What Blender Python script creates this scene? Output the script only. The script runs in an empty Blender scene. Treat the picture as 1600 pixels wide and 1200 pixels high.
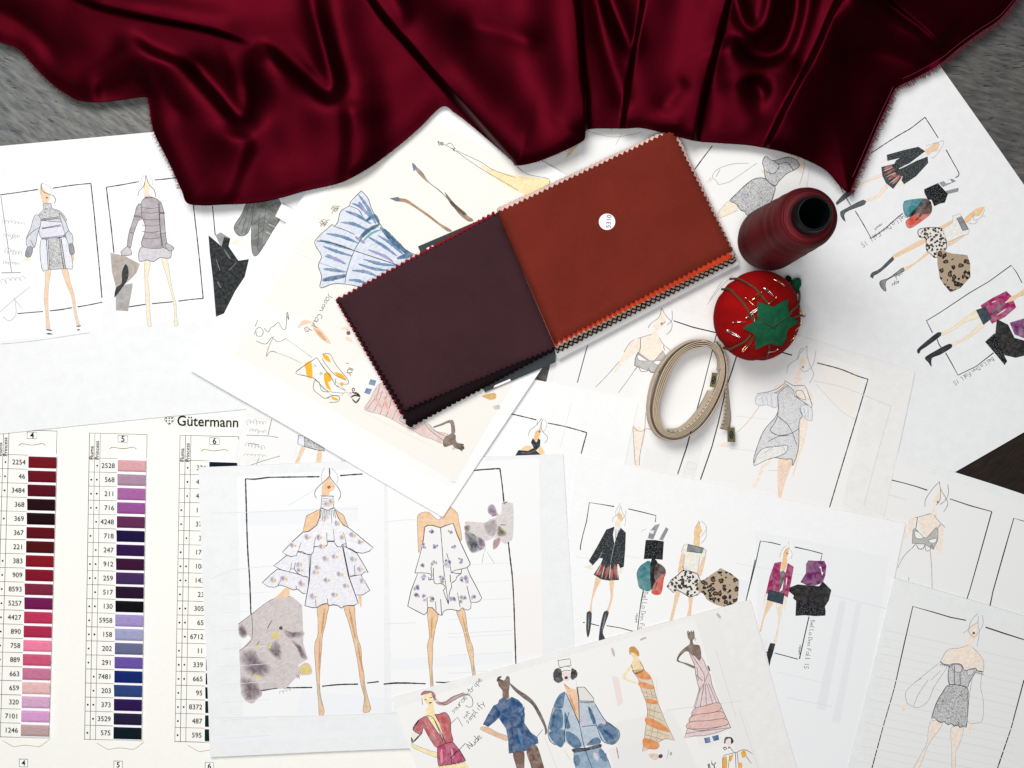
import bpy, math, random
import numpy as np
from mathutils import Vector, Matrix
random.seed(7); rng = np.random.default_rng(5)
scn = bpy.context.scene
col = scn.collection

# ---------------------------------------------------------------- camera, light, exposure
S = 0.0005            # metres per photo pixel on the table (the photo spans 0.8 x 0.6 m)
D = 0.90              # camera height
cam_d = bpy.data.cameras.new("camera"); cam = bpy.data.objects.new("camera", cam_d); col.objects.link(cam)
cam.location = (0, 0, D); cam_d.sensor_width = 36; cam_d.lens = 36*D/0.8
cam_d.clip_start = 0.01; cam_d.clip_end = 50
scn.camera = cam
world = bpy.data.worlds.new("World"); scn.world = world; world.use_nodes = True
world.node_tree.nodes["Background"].inputs[0].default_value = (0.95, 0.97, 1.0, 1)
world.node_tree.nodes["Background"].inputs[1].default_value = 0.12
def area(name, loc, target, sx, sy, power, color):
    l = bpy.data.lights.new(name, 'AREA'); l.shape = 'RECTANGLE'; l.size = sx; l.size_y = sy
    l.energy = power; l.color = color
    o = bpy.data.objects.new(name, l); col.objects.link(o); o.location = loc
    o.rotation_euler = (Vector(target)-Vector(loc)).to_track_quat('-Z', 'Y').to_euler()
    return o
area("window_light", (-0.38, 0.84, 1.36), (0.0, -0.04, 0), 1.0, 0.75, 23.5, (1.0, 0.985, 0.96))
area("room_light", (-0.12, -0.22, 1.35), (-0.05, -0.12, 0), 0.5, 0.5, 8.4, (0.99, 0.99, 1.0))
vs = scn.view_settings; vs.view_transform = 'Standard'; vs.look = 'None'; vs.exposure = 0; vs.gamma = 1
vs.use_curve_mapping = False

# ---------------------------------------------------------------- helpers
def lin(c):
    return tuple(((v/255)/12.92 if v/255 <= 0.04045 else ((v/255+0.055)/1.055)**2.4) for v in c)
def P(px, py, z=0.0):
    k = S*(D-z)/D
    return Vector(((px-800)*k, (600-py)*k, z))
def tag(o, label=None, cat=None, group=None, kind=None):
    if label: o['label'] = label
    if cat: o['category'] = cat
    if group: o['group'] = group
    if kind: o['kind'] = kind
    return o
def empty(name, loc, label, cat, group=None):
    o = bpy.data.objects.new(name, None); col.objects.link(o); o.location = loc
    o.empty_display_size = 0.01
    return tag(o, label, cat, group)
def root_loc(o):
    v = Vector((0, 0, 0))
    while o is not None:
        v += o.location; o = o.parent
    return v
class MB:
    """collects faces, world coordinates"""
    def __init__(s): s.v = []; s.f = []; s.m = []; s.c = []; s.uv = None; s.mats = []
    def slot(s, m):
        if m not in s.mats: s.mats.append(m)
        return s.mats.index(m)
    def add(s, vs_, fs, mat, c=(1, 1, 1)):
        b = len(s.v); k = s.slot(mat)
        s.v += [tuple(v) for v in vs_]; s.c += [c]*len(vs_)
        s.f += [tuple(b+i for i in f) for f in fs]; s.m += [k]*len(fs)
    def box(s, c, size, mat, rz=0, colr=(1, 1, 1)):
        x, y, z = size[0]/2, size[1]/2, size[2]/2; R_ = Matrix.Rotation(rz, 3, 'Z')
        vv = [Vector(c)+R_ @ Vector((a*x, b*y, d*z)) for a in (-1, 1) for b in (-1, 1) for d in (-1, 1)]
        s.add(vv, [(0, 1, 3, 2), (4, 6, 7, 5), (0, 4, 5, 1), (2, 3, 7, 6), (0, 2, 6, 4), (1, 5, 7, 3)], mat, colr)
    def prism(s, top, bot, mat, colr=(1, 1, 1)):
        n = len(top)
        s.add(list(top)+list(bot), [tuple(range(n)), tuple(range(2*n-1, n-1, -1))] +
              [(i, i+n, (i+1) % n+n, (i+1) % n) for i in range(n)], mat, colr)
    def tube(s, pts, r, mat, n=8, colr=(1, 1, 1), closed=False):
        pts = [Vector(p) for p in pts]; N = len(pts); vv = []; fs = []
        for i, p in enumerate(pts):
            a = pts[(i-1) % N] if (closed or i > 0) else p; b = pts[(i+1) % N] if (closed or i < N-1) else p
            t = (b-a); t = t.normalized() if t.length > 0 else Vector((1, 0, 0))
            u = t.cross(Vector((0, 0, 1))); u = u.normalized() if u.length > 1e-4 else Vector((1, 0, 0))
            w = t.cross(u)
            rr = r[i] if isinstance(r, (list, tuple)) else r
            for k in range(n):
                an = 2*math.pi*k/n; vv.append(p+u*math.cos(an)*rr+w*math.sin(an)*rr)
        for i in range(N if closed else N-1):
            j = (i+1) % N
            for k in range(n):
                fs.append((i*n+k, i*n+(k+1) % n, j*n+(k+1) % n, j*n+k))
        if not closed: fs += [tuple(range(n)), tuple(range(N*n-1, (N-1)*n-1, -1))]
        s.add(vv, fs, mat, colr)
    def lathe(s, c, prof, mat, n=64):
        vv = []; fs = []
        for r, z in prof:
            for k in range(n):
                a = 2*math.pi*k/n; vv.append((c[0]+r*math.cos(a), c[1]+r*math.sin(a), c[2]+z))
        for i in range(len(prof)-1):
            for k in range(n):
                fs.append((i*n+k, i*n+(k+1) % n, (i+1)*n+(k+1) % n, (i+1)*n+k))
        s.add(vv, fs, mat)
    def build(s, name, parent=None, smooth=False, uv=None):
        if not s.v: return None
        off = root_loc(parent) if parent else Vector((0, 0, 0))
        loc = Vector((0, 0, 0))
        if parent is None:
            loc = Vector(np.mean(np.array(s.v), axis=0)); loc.z = min(v[2] for v in s.v); off = loc
        me = bpy.data.meshes.new(name)
        me.from_pydata([(v[0]-off.x, v[1]-off.y, v[2]-off.z) for v in s.v], [], s.f)
        for m in s.mats: me.materials.append(m)
        me.polygons.foreach_set('material_index', s.m)
        if smooth: me.polygons.foreach_set('use_smooth', [True]*len(s.f))
        a = me.color_attributes.new('Col', 'FLOAT_COLOR', 'POINT')
        a.data.foreach_set('color', np.array([(*c, 1) for c in s.c], dtype=np.float32).ravel())
        if uv is not None:
            l = me.uv_layers.new(name='UVMap')
            idx = np.zeros(len(me.loops), dtype=np.int32); me.loops.foreach_get('vertex_index', idx)
            l.data.foreach_set('uv', np.array(uv, dtype=np.float32)[idx].ravel())
        me.update()
        o = bpy.data.objects.new(name, me); col.objects.link(o); o.location = loc
        if parent: o.parent = parent
        return o

# ---------------------------------------------------------------- materials
def new_mat(name):
    m = bpy.data.materials.new(name); m.use_nodes = True; nt = m.node_tree
    return m, nt, nt.nodes, nt.links, nt.nodes['Principled BSDF']
def N(nt, t, **kw):
    n = nt.nodes.new(t)
    for k, v in kw.items():
        if k.startswith('i_'): n.inputs[k[2:].replace('_', ' ')].default_value = v
        else: setattr(n, k, v)
    return n
def ramp(nt, stops):
    r = nt.nodes.new('ShaderNodeValToRGB'); e = r.color_ramp.elements
    while len(e) < len(stops): e.new(0.5)
    for el, (p, c) in zip(e, stops):
        el.position = p; el.color = (*c, 1) if len(c) == 3 else c
    return r
def mixc(nt, a, b, fac, mode='MIX'):
    m = nt.nodes.new('ShaderNodeMix'); m.data_type = 'RGBA'; m.blend_type = mode
    for sock, v in ((6, a), (7, b), (0, fac)):
        if hasattr(v, 'links') or isinstance(v, bpy.types.NodeSocket): nt.links.new(v, m.inputs[sock])
        else: m.inputs[sock].default_value = v if sock == 0 else (*v[:3], 1)
    return m.outputs[2]
def tex(nt, kind, scale, detail=3, vec=None, **kw):
    n = nt.nodes.new(kind); n.inputs['Scale'].default_value = scale
    if 'Detail' in n.inputs: n.inputs['Detail'].default_value = detail
    for k, v in kw.items():
        if k in n.inputs: n.inputs[k].default_value = v
        else: setattr(n, k, v)
    if vec is not None: nt.links.new(vec, n.inputs['Vector'])
    return n
def coord(nt, scale=(1, 1, 1), rot=0):
    g = nt.nodes.new('ShaderNodeNewGeometry'); mp = nt.nodes.new('ShaderNodeMapping')
    mp.inputs['Scale'].default_value = scale; src = g.outputs['Position']
    if rot:
        m2 = nt.nodes.new('ShaderNodeMapping'); m2.inputs['Rotation'].default_value = (0, 0, rot); nt.links.new(src, m2.inputs['Vector']); src = m2.outputs[0]
    nt.links.new(src, mp.inputs['Vector']); return mp.outputs[0]
def bump(nt, h, dist, strength=1.0):
    b = nt.nodes.new('ShaderNodeBump'); b.inputs['Distance'].default_value = dist; b.inputs['Strength'].default_value = strength
    nt.links.new(h, b.inputs['Height']); return b.outputs[0]

def paper_mat(name, c, mott=0.05, seed=0.0):
    m, nt, nd, lk, bs = new_mat(name)
    v = coord(nt); n1 = tex(nt, 'ShaderNodeTexNoise', 130, 5, v); n2 = tex(nt, 'ShaderNodeTexNoise', 900, 2, v)
    a = lin(c); b = tuple(x*(1-mott*1.5) for x in a)
    r = ramp(nt, [(0.35, b), (0.62, a)]); lk.new(n1.outputs[0], r.inputs[0])
    r2 = ramp(nt, [(0.3, (0.955,)*3), (0.6, (1, 1, 1))]); lk.new(n2.outputs[0], r2.inputs[0])
    lk.new(mixc(nt, r.outputs[0], r2.outputs[0], 1.0, 'MULTIPLY'), bs.inputs['Base Color'])
    bs.inputs['Roughness'].default_value = 0.75; bs.inputs['Specular IOR Level'].default_value = 0.15
    w = tex(nt, 'ShaderNodeTexNoise', 7, 2, v)
    lk.new(bump(nt, w.outputs[0], 0.004, 0.18), bs.inputs['Normal'])
    return m
PAPER = paper_mat('white_paper', (239, 240, 240), 0.012)
PAPER_GREY = paper_mat('greyish_paper', (232, 233, 234), 0.022)
PAPER_WARM = paper_mat('warm_white_paper', (234, 233, 231), 0.025)
CARD = paper_mat('cream_card', (243, 242, 235), 0.008)
GLOSSY = paper_mat('glossy_paper', (240, 240, 240), 0.01)

def attr_mat(name):
    m, nt, nd, lk, bs = new_mat(name)
    at = nt.nodes.new('ShaderNodeAttribute'); at.attribute_name = 'Col'
    bs.inputs['Roughness'].default_value = 0.7; bs.inputs['Specular IOR Level'].default_value = 0.12
    return m, nt, lk, bs, at.outputs['Color']
WH = lin((232, 232, 232))
def mk_ink():
    m, nt, lk, bs, c = attr_mat('drawn_ink')
    n = tex(nt, 'ShaderNodeTexNoise', 420, 3, coord(nt)); r = ramp(nt, [(0.4, (0,)*3), (0.85, (0.07,)*3)]); lk.new(n.outputs[0], r.inputs[0])
    lk.new(mixc(nt, c, WH, r.outputs[0]), bs.inputs['Base Color']); return m
def mk_wash():
    m, nt, lk, bs, c = attr_mat('watercolour_wash')
    v = coord(nt)
    n = tex(nt, 'ShaderNodeTexNoise', 190, 4, v, Distortion=0.6); r = ramp(nt, [(0.38, (0.0,)*3), (0.75, (0.24,)*3)]); lk.new(n.outputs[0], r.inputs[0])
    n2 = tex(nt, 'ShaderNodeTexNoise', 900, 2, coord(nt, (1, 0.35, 1), 0.9)); r2 = ramp(nt, [(0.35, (0.86,)*3), (0.65, (1.04,)*3)]); lk.new(n2.outputs[0], r2.inputs[0])
    x = mixc(nt, c, r2.outputs[0], 1.0, 'MULTIPLY')
    lk.new(mixc(nt, x, WH, r.outputs[0]), bs.inputs['Base Color']); return m
def mk_lace():
    m, nt, lk, bs, c = attr_mat('lace_hatching')
    n = tex(nt, 'ShaderNodeTexNoise', 480, 4, coord(nt), Distortion=2.2); r = ramp(nt, [(0.38, (0.15,)*3), (0.49, (0.92,)*3), (0.6, (0.3,)*3)]); lk.new(n.outputs[0], r.inputs[0])
    lk.new(mixc(nt, c, WH, r.outputs[0]), bs.inputs['Base Color']); return m
def mk_tweed():
    m, nt, lk, bs, c = attr_mat('tweed_print')
    n = tex(nt, 'ShaderNodeTexVoronoi', 1150, 0, coord(nt, (1, 1, 1), 0.3)); r = ramp(nt, [(0.12, (0.30,)*3), (0.36, (0.0,)*3)]); lk.new(n.outputs['Distance'], r.inputs[0])
    lk.new(mixc(nt, c, WH, r.outputs[0]), bs.inputs['Base Color']); return m
def mk_leo(name, scale, spot, mid):
    m, nt, lk, bs, c = attr_mat(name)
    v = coord(nt); w = tex(nt, 'ShaderNodeTexNoise', scale*1.4, 2, v)
    vm = nt.nodes.new('ShaderNodeVectorMath'); vm.operation = 'SCALE'; lk.new(w.outputs['Color'], vm.inputs[0]); vm.inputs['Scale'].default_value = 0.0034*260/scale
    va = nt.nodes.new('ShaderNodeVectorMath'); lk.new(v, va.inputs[0]); lk.new(vm.outputs[0], va.inputs[1])
    n = tex(nt, 'ShaderNodeTexVoronoi', scale, 0, va.outputs[0])
    r = ramp(nt, [(0.0, mid), (0.20, mid), (0.26, spot), (0.44, spot), (0.5, (1, 1, 1))]); lk.new(n.outputs['Distance'], r.inputs[0])
    f = ramp(nt, [(0.42, (1,)*3), (0.5, (0,)*3)]); lk.new(n.outputs['Distance'], f.inputs[0])
    lk.new(mixc(nt, c, r.outputs[0], f.outputs[0]), bs.inputs['Base Color']); return m
INK, WASH, LACE, TWEED = mk_ink(), mk_wash(), mk_lace(), mk_tweed()
LEO = mk_leo('leopard_print', 230, lin((38, 34, 30)), lin((120, 92, 66)))
SPOT = mk_leo('black_spots_print', 420, lin((40, 38, 36)), lin((90, 85, 80)))
STY = {'i': INK, 'w': WASH, 'l': LACE, 't': TWEED, 'p': LEO, 's': SPOT}

def plain(name, c, rough=0.6, metal=0, spec=0.3, nscale=0, namp=0.15, bscale=0, bdist=0.0002):
    m, nt, nd, lk, bs = new_mat(name)
    a = lin(c); v = coord(nt)
    if nscale:
        n = tex(nt, 'ShaderNodeTexNoise', nscale, 4, v)
        r = ramp(nt, [(0.3, tuple(x*(1-namp) for x in a)), (0.7, tuple(min(1, x*(1+namp)) for x in a))])
        lk.new(n.outputs[0], r.inputs[0]); lk.new(r.outputs[0], bs.inputs['Base Color'])
    else: bs.inputs['Base Color'].default_value = (*a, 1)
    bs.inputs['Roughness'].default_value = rough; bs.inputs['Metallic'].default_value = metal
    bs.inputs['Specular IOR Level'].default_value = spec
    if bscale:
        n = tex(nt, 'ShaderNodeTexNoise', bscale, 3, v); lk.new(bump(nt, n.outputs[0], bdist), bs.inputs['Normal'])
    return m

# ---------------------------------------------------------------- setting: the table
def wood(name, c_lo, c_hi, rot, rough, pore=0.5):
    m, nt, nd, lk, bs = new_mat(name)
    v = coord(nt, (3.2, .6, 1), rot); n = tex(nt, 'ShaderNodeTexNoise', 90, 8, v, Distortion=0.25, Roughness=0.6)
    v2 = coord(nt, (22, 1.2, 1), rot+0.1); p = tex(nt, 'ShaderNodeTexNoise', 90, 3, v2, Distortion=0.1)
    r = ramp(nt, [(0.3, lin(c_lo)), (0.7, lin(c_hi))]); lk.new(n.outputs[0], r.inputs[0])
    rp = ramp(nt, [(0.29, (1-pore,)*3), (0.36, (1, 1, 1))]); lk.new(p.outputs[0], rp.inputs[0])
    big = tex(nt, 'ShaderNodeTexNoise', 9, 3, coord(nt)); rb = ramp(nt, [(0.3, (0.78, 0.8, 0.82)), (0.7, (1.08, 1.04, 1.0))]); lk.new(big.outputs[0], rb.inputs[0])
    x = mixc(nt, r.outputs[0], rp.outputs[0], 1.0, 'MULTIPLY')
    v3 = coord(nt, (15, 1.5, 1), rot-0.3); sc_ = tex(nt, 'ShaderNodeTexNoise', 55, 2, v3, Distortion=0.3); rs = ramp(nt, [(0.335, (0.25,)*3), (0.352, (1, 1, 1))]); lk.new(sc_.outputs[0], rs.inputs[0])
    x = mixc(nt, x, rs.outputs[0], 1.0, 'MULTIPLY')
    lk.new(mixc(nt, x, rb.outputs[0], 1.0, 'MULTIPLY'), bs.inputs['Base Color'])
    bs.inputs['Roughness'].default_value = rough; bs.inputs['Specular IOR Level'].default_value = 0.25
    lk.new(bump(nt, p.outputs[0], 0.0002, 0.4), bs.inputs['Normal'])
    return m
W1 = wood('grey_glare_wood', (72, 76, 80), (132, 132, 129), 2.18, 0.55)  # window glare on the dark table, put into a grey base colour
W2 = wood('grey_brown_glare_wood', (58, 60, 63), (106, 104, 101), 1.83, 0.55)  # same glare painted into the wood colour for the right side
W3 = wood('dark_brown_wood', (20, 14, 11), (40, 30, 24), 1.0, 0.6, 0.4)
def slab(name, pts, z0, z1, mat):
    b = MB(); b.prism([P(x, y, 0)+Vector((0, 0, z1)) for x, y in pts], [P(x, y, 0)+Vector((0, 0, z0)) for x, y in pts], mat)
    return tag(b.build(name), kind='structure')
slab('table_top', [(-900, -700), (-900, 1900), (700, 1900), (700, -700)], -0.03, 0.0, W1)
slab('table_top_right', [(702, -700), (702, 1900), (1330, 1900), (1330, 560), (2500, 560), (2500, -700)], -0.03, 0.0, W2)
slab('table_top_no_glare', [(1332, 562), (1332, 1900), (2500, 1900), (2500, 562)], -0.03, -0.0005, W3)  # same dark table free of glare, split off as its own slab

# ---------------------------------------------------------------- drawing tools
DK = (42, 46, 50); PEN = (78, 78, 80); PENCIL = (172, 172, 172)
def parse(s):
    return [tuple(float(a) for a in t.split(',')) for t in s.split()]
def crom(pts, step=3.0, closed=False):
    if len(pts) < 3: return pts
    out = []; n = len(pts); rngi = range(n if closed else n-1)
    for i in rngi:
        if closed: p0, p1, p2, p3 = pts[i-1], pts[i], pts[(i+1) % n], pts[(i+2) % n]
        else: p0, p1, p2, p3 = pts[max(i-1, 0)], pts[i], pts[i+1], pts[min(i+2, n-1)]
        L = math.dist(p1, p2); k = max(1, int(L/step))
        for j in range(k):
            t = j/k
            out.append(tuple(0.5*((2*b)+(-a+c)*t+(2*a-5*b+4*c-d)*t*t+(-a+3*b-3*c+d)*t**3) for a, b, c, d in zip(p0, p1, p2, p3)))
    if not closed: out.append(pts[-1])
    return out
def inkc(c): return tuple(min(1, 1.02*v**1.14) for v in lin(c))
class Draw:
    """ink and colour lying on a sheet; coordinates are traced as (ox + x/s, oy + y/s)"""
    def __init__(d, sheet, name, ox=0, oy=0, s=1, lvl=0, parent=None, label=None):
        d.sheet = sheet; d.name = name; d.T = (ox, oy, s); d.mb = MB(); d.n = 0
        d.z = sheet['_z']+0.00002+lvl*0.00025; d.parent = parent; d.label = label; d.ob = None
    def at(d, ox, oy, s): d.T = (ox, oy, s); return d
    def _p(d, s):
        pts = parse(s) if isinstance(s, str) else s; ox, oy, k = d.T
        return [(ox+x/k, oy+y/k) for x, y in pts]
    def nz(d): d.n += 1; return d.z+d.n*0.0000022
    def f(d, sty, c, s, line=None, lw=1.2, smooth=True, jag=0.0):
        pts = d._p(s); q = crom(pts, 3.0, True) if smooth else pts
        if jag: 
            q = crom(pts, 1.6, True) if smooth else q
            q = [(x+random.uniform(-jag, jag), y+random.uniform(-jag, jag)) for x, y in q]
        z = d.nz(); a = sum(q[i][0]*q[(i+1) % len(q)][1]-q[(i+1) % len(q)][0]*q[i][1] for i in range(len(q)))
        if a > 0: q = q[::-1]
        d.mb.add([P(x, y, z) for x, y in q], [tuple(range(len(q)))], STY[sty], inkc(c))
        if line: d._stroke(crom(pts, 3.0, True)+[pts[0]] if smooth else pts+[pts[0]], line, lw)
        return d
    def soft(d, c, edge, s, mid=.62):
        """a blot whose colour fades into the colour around it"""
        q = crom(d._p(s), 3.0, True); z = d.nz(); n = len(q); cx = sum(p[0] for p in q)/n; cy = sum(p[1] for p in q)/n
        A0, B0 = inkc(c), inkc(edge); vv = [P(cx, cy, z)]; cc = [A0]
        for f, t in ((.45, .08), (mid+.08, .4), (1.0, 1.0)):
            for x, y in q: vv.append(P(cx+(x-cx)*f, cy+(y-cy)*f, z)); u = min(1, max(0, t+(random.uniform(-.25, .25) if t < 1 else 0))); cc.append(tuple(a*(1-u)+b*u for a, b in zip(A0, B0)))
        fs = [(0, 1+i, 1+(i+1) % n) for i in range(n)]+[(1+k*n+i, 1+(k+1)*n+i, 1+(k+1)*n+(i+1) % n, 1+k*n+(i+1) % n) for k in range(2) for i in range(n)]
        d.mb.add(vv, fs, WASH); d.mb.c[-len(vv):] = cc; return d
    def _stroke(d, q, c, w, taper=False):
        if len(q) < 2: return
        z = d.nz(); vv = []; n = len(q)
        for i, p in enumerate(q):
            a = q[max(i-1, 0)]; b = q[min(i+1, n-1)]; dx, dy = b[0]-a[0], b[1]-a[1]; L = math.hypot(dx, dy) or 1
            ww = w*(1+random.uniform(-.22, .22))/2
            if taper: ww *= 0.25+0.75*math.sin(math.pi*min(1, (i+0.3)/(n-0.4)))
            nx, ny = -dy/L*ww, dx/L*ww
            vv += [P(p[0]+nx, p[1]+ny, z), P(p[0]-nx, p[1]-ny, z)]
        d.mb.add(vv, [(2*i, 2*i+2, 2*i+3, 2*i+1) for i in range(n-1)], INK if not taper else WASH, inkc(c))
    def l(d, c, w, *ss, smooth=True):
        for s in ss:
            p = d._p(s); d._stroke(crom(p, 3.0) if smooth else p, c, w)
        return d
    def b(d, c, w, *ss):
        for s in ss:
            p = d._p(s)
            if len(p) == 2: p = [p[0], ((p[0][0]+p[1][0])/2, (p[0][1]+p[1][1])/2), p[1]]
            d._stroke(crom(p, 2.0), c, w, True)
        return d
    def dot(d, c, r, *pts, sty='i'):
        for s in pts:
            x, y = d._p(s)[0]
            d.T, t = (0, 0, 1), d.T
            d.f(sty, c, [(x+r*math.cos(a*math.pi/5)*random.uniform(.85, 1.15), y+r*math.sin(a*math.pi/5)*random.uniform(.85, 1.15)) for a in range(10)], smooth=False)
            d.T = t
        return d
    def scrib(d, c, w, x0, y0, x1, y1, amp, n, k=None):
        """little loops between two traced points"""
        p = d._p([(x0, y0), (x1, y1)]); dx, dy = p[1][0]-p[0][0], p[1][1]-p[0][1]; L = math.hypot(dx, dy); ux, uy = dx/L, dy/L
        q = []
        for i in range(n*4+1):
            t = i/(n*4); a = amp*random.choice((.5, .8, 1.2))*math.sin(i*math.pi/2+0.4)*random.uniform(.6, 1.2); o = amp*0.5*math.cos(i*math.pi/2)
            q.append((p[0][0]+dx*t+ux*o-uy*a, p[0][1]+dy*t+uy*o+ux*a))
        d._stroke(crom(q, 1.5), c, w); return d
    def done(d):
        if d.ob is None and d.mb.v:
            d.ob = d.mb.build(d.name, d.parent or d.sheet['_root'])
            if d.label: d.ob['label'] = d.label
        return d.ob
# hand lettering: single-stroke glyphs
G = {'a': ["9,5 5,3 2,6 3,10 7,9 9,5 9,10"], 'b': ["2,-2 2,10", "2,6 6,4 9,7 6,10 2,9"], 'c': ["9,5 4,4 2,8 6,10 9,9"], 'd': ["8,-2 8,10", "8,5 4,4 2,8 5,10 8,8"],
     'e': ["2,7 8,6 7,4 4,4 2,8 6,10 9,9"], 'f': ["8,-1 5,-2 4,3 4,13", "2,4 7,4"], 'g': ["8,5 4,4 2,8 6,9 8,5 8,12 4,14"], 'i': ["5,4 5,10", "5,1 5,1.6"], 'l': ["3,-2 3,9 6,10"],
     'm': ["1,10 1,4", "1,6 4,4 5,10", "5,6 8,4 9,10"], 'n': ["2,10 2,4", "2,6 6,4 8,10"], 'o': ["5,4 2,7 5,10 8,7 5,4"], 'p': ["2,4 2,14", "2,5 7,4 8,8 2,10"], 'r': ["2,10 2,4", "2,7 5,4 8,4"],
     's': ["8,4 3,5 7,8 2,10"], 't': ["4,-1 4,9 7,10", "1,3 8,3"], 'u': ["2,4 2,9 6,10 8,4 8,10"], 'y': ["2,4 5,9", "9,4 3,14"], 'w': ["1,4 3,10 5,5 7,10 9,4"],
     'N': ["1,10 2,-1 7,10 8,-1"], 'B': ["2,-1 2,10 8,8 7,5 2,4 7,2 2,-1"], 'D': ["2,-1 2,10 8,7 7,1 2,-1"], 'F': ["8,-1 2,-1 2,10", "2,4 7,4"], 'I': ["4,-1 4,10"], 'L': ["2,-1 2,10 8,10"], 'Y': ["1,-1 5,5 9,-1", "5,5 5,10"],
     'J': ["7,-1 7,8 3,10"], 'C': ["8,0 3,0 2,7 8,9"], '1': ["4,0 5,-1 5,10"], '5': ["8,-1 3,-1 3,4 7,5 7,9 2,10"], 'v': ["2,4 5,10 8,4"], 'h': ["2,-2 2,10", "2,6 6,4 8,10"]}
def script(d, txt, x, y, ang, size, c=PEN, w=0.8, adv=8.5):
    """x,y in photo pixels, ang = reading direction (degrees, clockwise from right)"""
    t0 = d.T; d.T = (0, 0, 1); ca, sa = math.cos(math.radians(ang)), math.sin(math.radians(ang)); cx = 0; k = size/10
    for ch in txt:
        for st in G.get(ch, []):
            q = [((a+cx)*k+random.uniform(-.08, .08)*size*.3, (b-5)*k) for a, b in parse(st)]
            d.l(c, w, [(x+a*ca-b*sa, y+a*sa+b*ca) for a, b in q])
        cx += adv if ch != ' ' else adv*.7
    d.T = t0; return d

SHEETS = []
def sheet(name, quad, z, mat, label, thick=0.00012, cat='sketch sheet', curl=None):
    c = np.mean(np.array(quad), axis=0); r = empty(name, P(c[0], c[1], 0), label, cat, 'fashion sketch sheets spread on the table')
    r.location.z = z-thick
    # slightly uneven cut edges, thin solid sheet
    pts = []
    for i in range(4):
        a, b_ = quad[i], quad[(i+1) % 4]; n = 24
        L = math.dist(a, b_); nx, ny = -(b_[1]-a[1])/L, (b_[0]-a[0])/L
        for j in range(n):
            t = j/n; w = 0.9*math.sin(t*math.pi)*math.sin(t*5+i*2+a[0])*1.0
            pts.append((a[0]+(b_[0]-a[0])*t+nx*w, a[1]+(b_[1]-a[1])*t+ny*w))
    b = MB(); b.prism([P(x, y, z) for x, y in pts[::-1]], [P(x, y, z)-Vector((0, 0, thick)) for x, y in pts[::-1]], mat)
    b.build('paper', r)
    s = {'_z': z, '_root': r}; SHEETS.append(s); return s

# ---------------------------------------------------------------- sheets, lowest first
CARD_Z = 0.0012
TR = sheet('sketch_sheet', [(1455, 83), (1791, 562), (1408, 787), (1072, 308)], 0.0012, PAPER_GREY, 'tilted white sketch sheet with leopard skirt and magenta jacket figures, at the upper right')
E = sheet('sketch_sheet', [(770, 100), (1276, 170), (1222, 585), (800, 520)], 0.0020, PAPER_WARM, 'greyish sheet with a lace mini skirt sketch, directly under the thread cone')
S1 = sheet('sketch_sheet', [(-70, 235), (585, 172), (585, 619), (-70, 685)], 0.0021, PAPER_GREY, 'grey white sheet with two pencilled short dresses, at the left edge under the satin')
I = sheet('sketch_sheet', [(1396, 706), (1660, 793), (1600, 1075), (1300, 985)], 0.0021, PAPER_GREY, 'sheet showing a grey bralette sketch cut off by the right edge below the dark wood')
F = sheet('sketch_sheet', [(895, 416), (1430, 580), (1345, 985), (800, 840)], 0.0026, PAPER_WARM, 'sheet with a cold shoulder dress sketch, under the tape measure and pincushion')
L_ = sheet('sketch_sheet', [(391, 618), (640, 660), (600, 830), (352, 760)], 0.0027, PAPER_WARM, 'sheet showing only a lace hem and two legs, right of the black brand lettering')
Gs = sheet('sketch_sheet', [(700, 568), (998, 625), (940, 900), (640, 850)], 0.0031, PAPER, 'white sheet with one small black halter neck figure, below the swatch book')
H = sheet('sketch_sheet', [(902, 712), (1415, 818), (1325, 1240), (840, 1140)], 0.0036, PAPER, 'upright white sheet with tweed blazer, spotted skirt and magenta jacket figures, at the lower right')
K = sheet('sketch_sheet', [(1397, 903), (1660, 981), (1580, 1290), (1312, 1250)], 0.0041, PAPER_GREY, 'sheet with a lace corset dress with sheer sleeves, in the lower right corner')
A = sheet('sketch_sheet', [(310, 730), (880, 709), (905, 1158), (328, 1183)], 0.0042, PAPER_GREY, 'sheet with a tiered ruffle dress and a strapless floral dress, beside the colour card')
M = sheet('sketch_sheet', [(610, 1090), (1172, 937), (1262, 1260), (698, 1300)], 0.0048, PAPER_WARM, 'coloured collage sheet with red, blue and orange outfits, at the bottom edge')
C = sheet('sketch_sheet', [(604, 108), (1000, 343), (692, 808), (296, 578)], 0.0060, GLOSSY, 'glossy tilted sheet with a blue ruffled skirt, half under the swatch book')

TAN = (234, 204, 172); CRM = (240, 229, 208); PEACH = (243, 229, 215); BRN = (128, 108, 92); LIL = (206, 200, 204)

def panel(s, pts, c, sty='w', lvl=-0.05, name='printed_panel', k=.5):
    c = tuple(x+(238-x)*k for x in c); m_ = sum(c)/3; c = tuple(x*.6+m_*.4+1 for x in c)
    d = Draw(s, name, 0, 0, 1, lvl); d.f('i', c, pts, smooth=False); return d.done()
def ghost(d, *rects):
    """faint print showing through the paper"""
    for r_ in rects:
        d.f('i', tuple(x+(236-x)*.55 for x in r_[0]), r_[1], smooth=False)

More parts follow.
